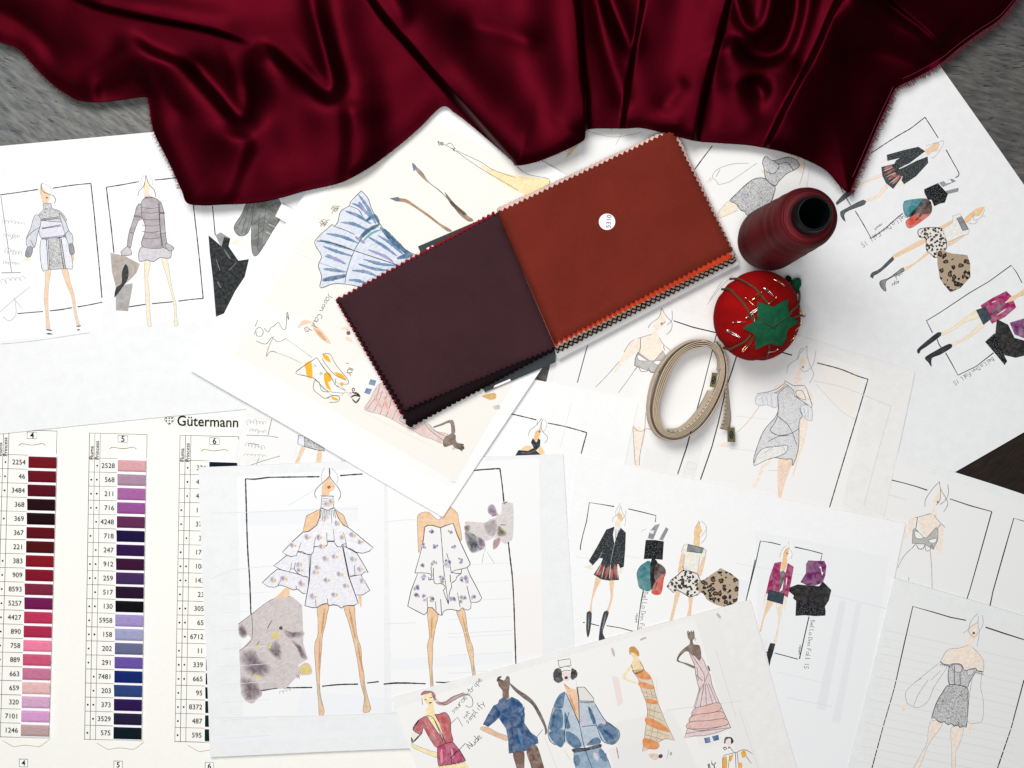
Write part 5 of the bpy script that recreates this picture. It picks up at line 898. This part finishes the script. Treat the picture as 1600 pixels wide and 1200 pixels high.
def satin_z(X, Y):
    Z = np.zeros(X.shape); K_ = np.zeros(X.shape)
    def fade(t, ts, te):
        e = np.clip(t/ts, 0, 1) if ts else 1.0+0*t; g = np.clip((1-t)/te, 0, 1) if te else 1.0+0*t
        return e*e*(3-2*e)*g*g*(3-2*g)
    def R(pts, h, w, ts=.25, te=.25, wi=None):
        """rounded ridge (or valley for h < 0); wi = width on the right hand side of the line"""
        d, s, t = seg_d(X, Y, parse(pts))
        if h > 0 and wi is None and h <= .0065: h *= .5; w *= 1.15
        wi = wi or w
        u = d/np.where(s > 0, wi, w)
        return h*(np.exp(-u**2) if h > 0 else np.exp(-1.15*u**1.15))*fade(t, ts, te)
    def step(pts, h, w, side, reach, ts=.1, te=.1):
        """an overlapping fold: falls off steeply on one side, rolls away slowly on the other"""
        d, s, t = seg_d(X, Y, parse(pts)); s = s*side
        return h*np.where(s > 0, np.exp(-(d/reach)**2.6), np.exp(-(d/w)**2))*fade(t, ts, te)
    Z += .010*np.exp(-((X-330)/300)**2-((Y+20)/110)**2) + .007*np.exp(-((X-1250)/220)**2-((Y+20)/100)**2)
    # left end
    Z += R("-40,10 20,30 70,70 100,120", -.007, 34, .1, .3) + R("190,40 196,80 150,120 128,150", .006, 13, .2, .2) + R("150,150 190,140 226,120", -.006, 18, .1, .1)
    K_ += step("100,-14 160,8 240,26 330,44 400,68", .006, 5, 1, 34, .2, .2)
    # first U fold: slow outer side, steep into the hollow
    Z += R("196,52 230,84 285,108 322,142 352,176 374,196 388,188 396,156 398,112 392,70", .0098, 50, .12, .2, 8)
    Z += R("270,84 306,104 342,142 366,174 382,184 391,162 393,120 390,90", -.0125, 24, .25, .25) + R("230,90 260,150 300,200", -.003, 20)
    # second U fold
    Z += R("396,60 440,104 482,138 512,158 528,154 535,134 529,100 514,52 502,10 496,-40", .0098, 46, .12, 0, 8)
    Z += R("494,-50 503,30 514,90 522,134 512,146 482,122 440,88 410,66", -.0115, 21, 0, .4)
    Z += R("240,170 262,240 290,310", .005, 18, .2, 0) + step("388,204 372,250 350,310", .0055, 15, -1, 46, .2, 0) + R("400,180 430,240 450,310", .004, 26, .2, 0)
    Z += step("546,150 550,220 540,300", .0060, 11, 1, 44, .2, 0) + R("566,110 574,190 566,280", .004, 22, .2, .1)
    # big middle lobe
    K_ += step("560,-40 600,20 640,66 690,124 730,168 800,246 812,262", .014, 5, 1, 64, 0, 0)
    Z += R("606,-30 624,10 636,44", .006, 11, 0, .3) + R("700,34 780,48 850,74", -.005, 20, .3, .2) + R("690,96 760,150 850,190", .003, 40)
    # lobe overhang, wedge and small ridge
    K_ += step("894,-40 903,30 908,100 914,160 915,232", .014, 3, -1, 62, 0, 0)
    Z += R("926,-40 944,60 966,130 982,186", -.008, 17, 0, .15) + R("936,-40 956,14 978,62 992,100", .008, 9, 0, .3, 20)
    # flat band lying on top
    K_ += step("1014,-40 1004,20 990,100 980,160 974,212", .010, 3, 1, 60, 0, 0) + step("1144,-40 1134,10 1116,80 1098,150 1083,232", .014, 3, -1, 62, 0, 0)
    Z += R("1076,124 1048,152 1030,176", -.004, 15) + R("1020,206 1046,192 1066,200", .006, 12, .2, .2) + R("1120,60 1116,130 1106,210", -.003, 14, .1, .1)
    # hanging U folds
    Z += R("1146,-40 1156,10 1168,38 1181,47 1193,36 1201,8 1208,-40", .007, 14, 0, 0, 7)
    Z += R("1138,52 1152,84 1178,100 1206,101 1232,86 1247,56 1257,14 1258,-40", .0095, 44, .1, 0, 9) 
    Z += R("1148,60 1164,80 1184,90 1206,90 1226,78 1240,50 1249,10 1250,-40", -.0095, 17, .2, 0)
    Z += R("1176,120 1184,140 1202,146", -.009, 19, .2, .2) + R("1146,110 1156,160 1180,210", .005, 16, .2, .2) + R("1230,120 1224,160 1208,190", .003, 16)
    Z += R("1290,-40 1270,40 1240,120", -.008, 20, 0, .2)
    # big right flap with a hollow
    K_ += step("1334,-40 1304,20 1276,84 1240,150 1202,226", .014, 4, 1, 60, 0, 0)
    Z += R("1318,-20 1362,14 1404,34 1442,56 1474,80", .009, 34, .1, .15, 7) + R("1296,84 1350,84 1420,104 1470,100", -.009, 32, .15, .1)
    K_ += step("1356,-40 1400,6 1440,38 1478,72", .006, 4, 1, 40, 0, .1)
    Z += R("1226,236 1280,200 1350,190", .003, 34)
    return Z, K_
def blur(A_, sg):
    k = np.arange(-int(3*sg)-1, int(3*sg)+2); g = np.exp(-k*k/(2.0*sg*sg)); g /= g.sum(); p = len(k)//2
    B = np.pad(A_, p, mode='edge'); B = np.apply_along_axis(lambda v: np.convolve(v, g, 'valid'), 0, B); return np.apply_along_axis(lambda v: np.convolve(v, g, 'valid'), 1, B)
GX, GY = np.arange(-120, 1730, 2.0), np.arange(-200, 346, 2.0)
gx, gy = np.meshgrid(GX, GY); z1_, z2_ = satin_z(gx, gy); nz = np.random.default_rng(3).standard_normal(gx.shape)
ZG = blur(z1_, 3.0)+blur(z2_, 0.8)+blur(nz, 9.0)*.0115+blur(nz[::-1], 22.0)*.034
def sat_at(X, Y):
    u = np.clip((X-GX[0])/2, 0, len(GX)-1.001); v = np.clip((Y-GY[0])/2, 0, len(GY)-1.001); i = u.astype(int); j = v.astype(int); a = u-i; b_ = v-j
    return ZG[j, i]*(1-a)*(1-b_)+ZG[j, i+1]*a*(1-b_)+ZG[j+1, i]*(1-a)*b_+ZG[j+1, i+1]*a*b_
TOPY = -190
n = len(HEM); m = 230
hx = np.array([p[0] for p in HEM]); hy = np.array([p[1] for p in HEM])
U = np.linspace(0, 1, m)**1.0
tx = -110+(1740+110)*((np.cumsum(np.r_[0, np.hypot(np.diff(hx), np.diff(hy))]))/np.hypot(np.diff(hx), np.diff(hy)).sum())
tx = 0.35*tx+0.65*np.clip(hx, -90, 1700); tx = np.maximum.accumulate(tx)+np.arange(n)*1e-3
ty = np.minimum(TOPY, hy-30)
X = hx[:, None]*(1-U)+tx[:, None]*U; Y = hy[:, None]*(1-U)+ty[:, None]*U
Zs = sat_at(X, Y)
hd = np.minimum.reduce([np.hypot(X-hx[i], Y-hy[i]) for i in range(0, n, 2)])
ease = 0.5+0.5*(1-np.exp(-hd/30))
Zs = Zs*ease; lo_ = -.0085
Zs = np.where(Zs < 0, lo_*np.tanh(Zs/lo_), Zs)
Zs += 0.0150 - .0035*np.exp(-hd/40) - .0012*np.exp(-(hd/14)**2)
Zs = np.maximum(Zs, .0068)
sm_, nt, nd, lk, bs = new_mat('burgundy_satin')
v = coord(nt); nn = tex(nt, 'ShaderNodeTexNoise', 14, 3, v); r = ramp(nt, [(0.3, (.040, .0011, .0040)), (0.7, (.046, .0013, .0046))]); lk.new(nn.outputs[0], r.inputs[0]); lk.new(r.outputs[0], bs.inputs['Base Color'])
bs.inputs['Metallic'].default_value = 1.0; bs.inputs['Roughness'].default_value = 0.47
w1 = tex(nt, 'ShaderNodeTexNoise', 1000, 3, coord(nt, (1, 2, 1), .4)); lk.new(bump(nt, w1.outputs[0], .00022, .6), bs.inputs['Normal'])
SATIN = sm_
sat = empty('satin_fabric', P(800, 100, 0), 'dark red satin fabric lying in folds with frayed ends along the top edge', 'fabric')
b = MB(); vv = [P(X[i, j], Y[i, j], Zs[i, j]) for i in range(n) for j in range(m)]
b.add(vv, [(i*m+j, (i+1)*m+j, (i+1)*m+j+1, i*m+j+1) for i in range(n-1) for j in range(m-1)], SATIN)
so = b.build('cloth', sat, smooth=True)
sl = so.modifiers.new('thickness', 'SOLIDIFY'); sl.thickness = 0.0004; sl.offset = -1
# frayed selvedges
FR = plain('frayed_threads', (84, 8, 28), .6, 0, .3)
b = MB()
def fray(lo, hi, dens, L):
    for i in range(n-1):
        if not (lo <= i < hi): continue
        a = Vector(HEM[i]); c = Vector(HEM[i+1]); t = (c-a); ln = t.length; t.normalize(); nn_ = Vector((-t.y, t.x))   # outward from the cloth
        for k in range(int(ln*dens+random.random())):
            p = a.lerp(c, random.random())-nn_*(-1.0); d_ = (nn_+t*random.gauss(0, .5)).normalized(); l_ = L*random.uniform(.25, 1.0)**1.3; z = Zs[i, 0]
            bend = random.gauss(0, .35)*l_; q = []
            for s in range(4):
                f = s/3; xy = p-nn_*1.5+d_*l_*f+t*bend*f*f; q.append(P(xy.x, xy.y, z-.0002-.0012*f*random.uniform(0, 1)))
            b.tube(q, [.00013, .00012, .0001, .00006], FR, 3)
idx = lambda x0, y0: int(np.argmin(np.hypot(hx-x0, hy-y0)))
fray(idx(10, 70), idx(124, 157), 1.6, 7); fray(idx(228, 152), idx(283, 296), 1.7, 8); fray(idx(1326, 301), idx(1398, 140), 4.0, 12); fray(idx(1400, 138), idx(1600, -20), 3.6, 11)
fray(idx(283, 296), idx(690, 167), .10, 5); fray(idx(700, 172), idx(1326, 300), .06, 5)
b.build('frayed_edge', sat)
SE = plain('selvedge_thread', (120, 44, 60), .6)
b = MB()
def inset(lo, hi, off, r_=.00016):
    q = []
    for i in range(lo, hi, 2):
        j = min(m-1, max(1, int(off))); q.append(Vector(vv[i*m+j])+Vector((0, 0, .0002)))
    b.tube(q, r_, SE, 4)
inset(idx(1330, 290), idx(1398, 140), 6); inset(idx(1410, 130), idx(1590, -4), 6)
b.build('selvedge_stitching', sat)

# ---------------------------------------------------------------- thread cone
bx, by = 1194, 378; base = P(bx, by, 0)
sp = empty('thread_cone', base, 'tall cone of burgundy sewing thread standing beside the rust swatch page', 'thread spool')
TM, nt, nd, lk, bs = new_mat('wound_thread')
g_ = nt.nodes.new('ShaderNodeNewGeometry'); mp = nt.nodes.new('ShaderNodeMapping'); lk.new(g_.outputs['Position'], mp.inputs[0]); mp.inputs['Scale'].default_value = (6, 6, 60); mp.inputs['Rotation'].default_value = (0.03, 0.02, 0)
n1 = tex(nt, 'ShaderNodeTexNoise', 1.1, 3, mp.outputs[0], Distortion=.4); r = ramp(nt, [(0.32, lin((66, 3, 12))), (0.5, lin((100, 9, 20))), (0.66, lin((132, 16, 30)))]); lk.new(n1.outputs[0], r.inputs[0]); w0 = tex(nt, 'ShaderNodeTexWave', 260, 2, coord(nt, (.12, .2, 1)), bands_direction='Z', Distortion=4.0); rw = ramp(nt, [(0.1, (.62,)*3), (0.6, (1.15,)*3)]); lk.new(w0.outputs['Fac'], rw.inputs[0]); lk.new(mixc(nt, r.outputs[0], rw.outputs[0], 1.0, 'MULTIPLY'), bs.inputs['Base Color'])
w = tex(nt, 'ShaderNodeTexWave', 330, 2, coord(nt, (.10, .16, 1)), bands_direction='Z', Distortion=3.0); lk.new(bump(nt, w.outputs['Fac'], .0005, .9), bs.inputs['Normal'])
bs.inputs['Roughness'].default_value = .55; bs.inputs['Specular IOR Level'].default_value = .18
z0 = .0040
b = MB(); prof = [(.011, .008), (.0175, .0082), (.0215, .0095), (.0238, .0125), (.0245, .017)]
for i in range(1, 12):
    t = i/11; prof.append((.0245-.0035*t+.00018*math.sin(i*2.3), .017+(.122-.017)*t))
prof += [(.0203, .127), (.0188, .1302), (.0165, .1318), (.0138, .1324), (.0112, .1322)]
b.lathe((base.x, base.y, z0), prof, TM, 96); b.build('thread_winding', sp, smooth=True)
PL = plain('dark_green_plastic', (5, 11, 11), .5, 0, .15)
b = MB(); b.lathe((base.x, base.y, z0), [(.0215, 0), (.0218, .001), (.0215, .0085), (.0150, .009), (.0122, .130), (.0119, .142), (.0116, .1455), (.0111, .1465), (.0104, .1468), (.0099, .1462), (.0095, .144), (.0093, .05), (.0093, .001)], PL, 64); b.build('cone_core', sp, smooth=True)

# ---------------------------------------------------------------- tomato pincushion
pc = P(1183.5, 494, .027); cz = z0+.025; pc.z = cz
pb = P(1183.5, 494, cz); pin = empty('pincushion', (pb.x, pb.y, z0), 'red tomato shaped pincushion with a green felt star and olive cords', 'pincushion')
ax = Vector((0.34, -0.20, 0.92)).normalized(); e1 = ax.cross(Vector((0, 1, 0))).normalized(); e2 = ax.cross(e1).normalized()
RE, RP = .0345, .0265
CEN = Vector((pb.x, pb.y, cz)); camp = Vector((0, 0, D))
def hit(px, py, off=0.0, extra=0.0):
    """point of the cushion seen at a photo pixel"""
    d = (P(px, py, 0)-camp).normalized(); o = camp-CEN; re, rp = RE+off, RP+off
    f = lambda v: Vector((v.dot(e1)/re, v.dot(e2)/re, v.dot(ax)/rp)); oo, dd = f(o), f(d); A_ = dd.dot(dd); B_ = 2*oo.dot(dd); C_ = oo.dot(oo)-1; q = B_*B_-4*A_*C_
    t = -B_/(2*A_) if q < 0 else (-B_-math.sqrt(q))/(2*A_)
    return camp+d*t
TOM = plain('red_cotton', (140, 8, 10), .9, 0, .08, 60, .2, 260, .0012)
b = MB(); vv2 = []; fs = []; NU, NV = 96, 48
cord_px = [("1206,482 1183,454 1170,444 1154,436 1140,436"), ("1180,507 1172,490 1160,472 1148,460 1140,452 1128,452"), ("1208,512 1235,488 1246,478 1249,468 1249,456"), ("1238,498 1249,493 1258,494"), ("1174,522 1165,533 1150,541 1138,546 1130,543"), ("1201,534 1202,548 1198,560")]
grooves = []
for s_ in cord_px:
    pts = parse(s_); v = hit(*pts[len(pts)//2])-CEN; grooves.append(math.atan2(v.dot(e2), v.dot(e1)))
for j in range(NV+1):
    th = math.pi*j/NV
    for i in range(NU):
        ph = 2*math.pi*i/NU; k = 1.0
        for g0 in grooves:
            dphi = (ph-g0+math.pi) % (2*math.pi)-math.pi; k -= .030*math.exp(-(dphi/.10)**2)*math.sin(th)**.7
        k += .008*math.sin(3*ph+1)*math.sin(th)
        dent = 1-.14*math.exp(-(th/.35)**2)
        v = e1*(RE*k*math.sin(th)*math.cos(ph))+e2*(RE*k*math.sin(th)*math.sin(ph))+ax*(RP*dent*k*math.cos(th)); p = CEN+v
        if p.z < z0+.0003: p.z = z0+.0003
        vv2.append(p)
for j in range(NV):
    for i in range(NU):
        fs.append((j*NU+i, (j+1)*NU+i, (j+1)*NU+(i+1) % NU, j*NU+(i+1) % NU))
b.add(vv2, fs, TOM); b.build('cushion_body', pin, smooth=True)
CORD = plain('olive_cord', (84, 62, 44), .8, 0, .2, 900, .3)
for s_ in cord_px:
    b = MB(); b.tube([hit(x, y, .0000) for x, y in crom(parse(s_), 3)], .0009, CORD, 8); b.build('cord', pin, smooth=True)
FELT = plain('green_felt', (26, 84, 56), .95, 0, .1, 260, .16, 1800, .0002)
star = [(1183.8, 471.3), (1196, 475.5), (1208.8, 479.4), (1221, 472), (1231.3, 465.6), (1232, 480), (1232.5, 493), (1241, 498), (1249, 502.5), (1240, 509), (1232.5, 512.5), (1229.5, 520), (1229, 530), (1222, 541), (1212, 540), (1203.8, 536.3), (1192, 541), (1180, 547), (1180, 535), (1181.5, 523.8), (1170, 518), (1160.6, 512.5), (1170, 507), (1183, 501), (1183.5, 486)]
b = MB(); cx_, cy_ = 1208, 510; K_ = 10; vv3 = [hit(cx_, cy_, .0002)]
ns = len(star)
for k in range(1, K_+1):
    for x, y in star:
        f = k/K_; vv3.append(hit(cx_+(x-cx_)*f, cy_+(y-cy_)*f, .0012+(.0006 if k == K_ else 0)+.0004*math.sin(f*9+x)-.001*(1-f)**3))
fs = [(0, 1+(i+1) % ns, 1+i) for i in range(ns)]+[(1+(k-1)*ns+i, 1+(k-1)*ns+(i+1) % ns, 1+k*ns+(i+1) % ns, 1+k*ns+i) for k in range(1, K_) for i in range(ns)]
b.add(vv3, fs, FELT); o = b.build('felt_star', pin, smooth=True); s2 = o.modifiers.new('t', 'SOLIDIFY'); s2.thickness = .0007; s2.offset = 0
for q in (((1208, 510), (1222, 500), (1236, 490)), ((1208, 510), (1194, 503), (1182, 495))):
    b = MB(); b.tube([hit(x, y, .0017) for x, y in crom(list(q), 3)], .0005, plain('green_cord', (52, 74, 52), .8), 6); b.build('felt_seam', pin, smooth=True)
# leaves of the small strawberry tucked behind it
for q, c_, z in (("1236,441 1240,436 1246,434 1251,436 1252,445 1249,452 1251,458 1244,459 1240,452 1234,447", (24, 82, 54), .014), ("1227,434 1231,430 1236,433 1237,440 1231,442 1227,439", (14, 34, 28), .012)):
    b = MB(); pts = crom(parse(q), 2, True); cx2 = sum(p[0] for p in pts)/len(pts); cy2 = sum(p[1] for p in pts)/len(pts); ring = []; L0 = len(pts)
    rows = [(1.0, z-.003), (1.0, z), (.75, z+.0012), (.4, z+.0018)]
    for f, zz in rows: ring += [P(cx2+(x-cx2)*f, cy2+(y-cy2)*f, zz) for x, y in pts]
    ring.append(P(cx2, cy2, z+.002)); fs = [(r_*L0+i, r_*L0+(i+1) % L0, (r_+1)*L0+(i+1) % L0, (r_+1)*L0+i) for r_ in range(3) for i in range(L0)]+[(3*L0+i, 3*L0+(i+1) % L0, 4*L0) for i in range(L0)]
    b.add(ring, fs, plain('leaf_felt', c_, .9, 0, .1, 300, .2)); b.build('leaf', pin, smooth=True)
# pins
GOLD = plain('gold_metal', (226, 190, 140), .22, 1.0); STEEL = plain('steel_metal', (220, 216, 210), .2, 1.0)
PINS = [("525,530 635,625", 'gold', 'left of the long cord above the green star', 'straight'), ("615,545 715,455", 'gold', 'lying across the long cord above the green star', 'safety'), ("755,410 860,495", 'silver', 'above the green star, pointing down to its two top tips', 'safety'), ("810,595 910,510", 'gold', 'just above the notch between the two top tips of the star', 'straight'),
        ("540,765 670,660", 'silver', 'touching the left top tip of the green star', 'safety'), ("370,830 520,820", 'silver', 'lying level, left of the green star', 'straight'), ("305,930 440,1010", 'silver', 'at the lower left of the red cushion, thickest one', 'safety'), ("490,1180 645,985", 'gold', 'long one along the lower left tip of the star', 'safety'),
        ("875,300 1000,370", 'gold', 'near the top right rim of the cushion', 'safety'), ("615,710 645,850", 'gold', 'upright beside the left tip of the star', 'straight'), ("1190,660 1255,750", 'gold', 'at the right rim where two cords end', 'safety'), ("1215,830 1150,935", 'gold', 'on the right rim below the cords', 'straight'), ("805,1195 925,1178", 'silver', 'at the bottom rim under the star', 'straight'), ("1130,1000 1090,1060", 'gold', 'at the lower right rim', 'straight')]
for s_, mt, where, kind in PINS:
    (x1, y1), (x2, y2) = [(1100+a/8, 400+c/8) for a, c in parse(s_)]; M_ = GOLD if mt == 'gold' else STEEL
    p1, p2 = hit(x1, y1, .0010), hit(x2, y2, .0010); md = (p1+p2)/2; up = (md-CEN).normalized(); p1 += up*.0004; dr = (p2-p1).normalized(); sd_ = dr.cross(up).normalized()
    r_ = empty('safety_pin' if kind == 'safety' else 'straight_pin', md, f"small {mt} {'safety ' if kind == 'safety' else ''}pin {where}", 'pin', 'pins stuck in the tomato pincushion')
    if kind == 'safety':
        b = MB(); w_ = .00075
        b.tube([p1+sd_*w_, p1.lerp(p2, .5)+sd_*w_*1.1+up*.0003, p2+sd_*w_*.7, p2+dr*.0006, p2-sd_*w_*.7, p1.lerp(p2, .5)-sd_*w_*1.1+up*.0003, p1-sd_*w_], .00032, M_, 6); b.build('wire', r_, smooth=True)
        b = MB(); b.tube([p1-dr*.0009, p1-dr*.0003, p1+dr*.0014], [.0006, .0011, .0009], M_, 8); b.build('cap', r_, smooth=True)
    else:
        b = MB(); b.tube([p1, p1.lerp(p2, .5)+up*.0003, p2-up*.0006], .00036, M_, 6); b.build('shaft', r_, smooth=True)
        b = MB(); b.tube([p1-dr*.0007, p1-dr*.0003, p1+dr*.0003, p1+dr*.0006], [.0003, .0008, .0008, .0003], M_, 8); b.build('head', r_, smooth=True)

# ---------------------------------------------------------------- tape measure
tp = empty('tape_measure', P(1075, 610, z0), 'beige tape measure coiled into a long oval on its edge, with metal end tips', 'tape measure')
TAPE, nt, nd, lk, bs = new_mat('tape_cloth')
uv = nt.nodes.new('ShaderNodeUVMap'); sx_ = nt.nodes.new('ShaderNodeSeparateXYZ'); lk.new(uv.outputs[0], sx_.inputs[0])
def M2(op, a, b_=None):
    n_ = nt.nodes.new('ShaderNodeMath'); n_.operation = op
    for i, v in enumerate((a, b_)):
        if v is None: continue
        if isinstance(v, (int, float)): n_.inputs[i].default_value = v
        else: lk.new(v, n_.inputs[i])
    return n_.outputs[0]
fr_ = M2('FRACT', M2('MULTIPLY', sx_.outputs[0], 1/.0032)); t1 = M2('LESS_THAN', fr_, .28); t2 = M2('GREATER_THAN', sx_.outputs[1], .74); tk = M2('MULTIPLY', t1, t2)
nn = tex(nt, 'ShaderNodeTexNoise', 1300, 2, coord(nt)); t3 = M2('LESS_THAN', nn.outputs[0], .40); t4 = M2('MULTIPLY', M2('LESS_THAN', M2('ABSOLUTE', M2('SUBTRACT', sx_.outputs[1], .45)), .15), M2('LESS_THAN', M2('FRACT', M2('MULTIPLY', sx_.outputs[0], 1/.0127)), .34)); tk2 = M2('MAXIMUM', tk, M2('MULTIPLY', t3, t4))
edge = M2('LESS_THAN', M2('ABSOLUTE', M2('SUBTRACT', sx_.outputs[1], .5)), .02)
c1 = mixc(nt, lin((184, 168, 146)), lin((70, 58, 50)), M2('MULTIPLY', tk2, .8)); c2 = mixc(nt, c1, lin((90, 74, 60)), M2('MULTIPLY', edge, 0.0)); lk.new(c2, bs.inputs['Base Color'])
bs.inputs['Roughness'].default_value = .55; bs.inputs['Specular IOR Level'].default_value = .35
OUT = parse("1094,524 1076,528 1058,539 1040,556 1027,577 1018,600 1013,625 1012,645 1016,664 1026,680 1042,688 1060,688 1080,679 1098,664 1114,642 1126,618 1134,593 1135,572 1131,551 1122,536 1108,526")
INN = parse("1098,541 1084,543 1070,549 1056,562 1044,580 1036,600 1029,622 1026,643 1029,660 1037,672 1048,677 1062,674 1078,664 1093,649 1106,630 1116,610 1123,590 1125,572 1122,557 1113,546 1105,542")
W_ = .0125
def ribbon(path, tilt, name, label=None, zb=z0+.0004, width=W_, th=.00055, mat=None):
    """path in photo pixels at the foot of the band; tilt(s) = outward lean of the top in radians"""
    q = crom(path, 2.2); b = MB(); vv_ = []; uvs = []; s_ = 0; n_ = len(q); K = 5
    for i, p in enumerate(q):
        a = q[max(i-1, 0)]; c = q[min(i+1, n_-1)]; dx, dy = c[0]-a[0], c[1]-a[1]; L = math.hypot(dx, dy) or 1
        if i: s_ += math.dist(q[i-1], p)*S
        nx, ny = dy/L, dx/L       # world normal (y flipped): right hand side of travel
        al = tilt(i/(n_-1)); w0 = P(p[0], p[1], 0); t_ = i/(n_-1)
        zb_ = zb(t_) if callable(zb) else zb
        for k in range(K):
            f = k/(K-1); vv_.append((w0.x+nx*width*f*math.sin(al), w0.y+ny*width*f*math.sin(al), zb_+width*f*math.cos(al))); uvs.append((s_, f))
    b.add(vv_, [(i*K+k, (i+1)*K+k, (i+1)*K+k+1, i*K+k+1) for i in range(n_-1) for k in range(K-1)], mat or TAPE)
    o = b.build(name, tp, smooth=True, uv=uvs); sm2 = o.modifiers.new('t', 'SOLIDIFY'); sm2.thickness = th; sm2.offset = 0
    if label: o['label'] = label
    return o
# travel anticlockwise as listed (top, left, bottom, right): right hand side of travel is outward
spiral = []; turns = 5; ni = len(INN)
for t in range(turns):
    for i in range(ni):
        f = (t+i/ni)/turns; a, c = INN[i], OUT[i]; g = (t+i/ni)*.165 if t < 4 else .66+.36*min(1, i/ni*5)
        loose = 0
        spiral.append((a[0]+(c[0]-a[0])*g, a[1]+(c[1]-a[1])*g))
spiral = spiral[:]+[(1132, 572), (1136, 590), (1139, 612), (1142, 636)]
def unperp(path, z):   # photo pixels of the top edge -> foot position
    return path
ribbon([(x+ (x-800)*-.012, y+(y-600)*-.012) for x, y in spiral[:ni*turns-2]], lambda t: .06, 'tape_coil', th=.00065, mat=plain('tape_edge', (188, 170, 146), .6, 0, .3, 500, .08))
ribbon([(1116, 534), (1124, 544), (1130, 560), (1133, 580), (1136, 606), (1138.5, 632), (1140, 652), (1138, 668), (1137, 673)], lambda t: -.05-.75*max(0, (t-.25)/.75), 'tape_tail', zb=lambda t: z0+.0006, width=.0122)
ribbon([(1088, 536), (1104, 540), (1114, 550), (1119, 566), (1118, 578)], lambda t: .12, 'tape_inner_turn')
ribbon([(1040, 670), (1056, 669), (1070, 660), (1084, 645), (1096, 626), (1104, 610)], lambda t: -.10-.25*t, 'tape_inner_end', label='inner end of the tape with a metal tip')
TIP = plain('brass_tip', (150, 146, 104), .4, .7, .5)
def tip(quad, zt_, lab, lift):
    b = MB(); q = [P(x, y, zt_+(lift if i in (0, 3) else 0)) for i, (x, y) in enumerate(quad)][::-1]; b.prism(q, [v-Vector((0, 0, .0012)) for v in q], TIP); o = b.build('metal_tip', tp); o['label'] = lab
    cx2 = sum(p[0] for p in quad)/4; cy2 = sum(p[1] for p in quad)/4; b = MB(); zc = zt_+lift*.5+.0012
    an = math.atan2(quad[3][1]-quad[0][1], quad[3][0]-quad[0][0]); ca, sa = math.cos(an), math.sin(an)
    mk = lambda pts: [P(cx2+x*ca-y*sa, cy2+x*sa+y*ca, zc-.0004) for x, y in pts]
    b.tube(mk([(6*math.cos(a), 2.6*math.sin(a)) for a in np.linspace(0, 2*math.pi, 18)]), .00028, NAVY, 4); b.tube(mk([(-3.5, .5), (-1, -1.6), (1, 1.5), (3.6, -1), (2, 1.4), (-.5, -.8)]), .0003, NAVY, 4); b.build('stamped_mark', o)
tip([(1137, 668), (1148, 668), (1149, 691), (1137, 690.5)][0:1]+[(1148, 668), (1149, 691), (1137, 690.5)], z0+.0052, 'tip on the free end of the tape', .0015)
tip([(1113, 582), (1122, 583), (1117, 606), (1109, 604)], z0+.0098, 'tip on the inner end of the tape', .0010)
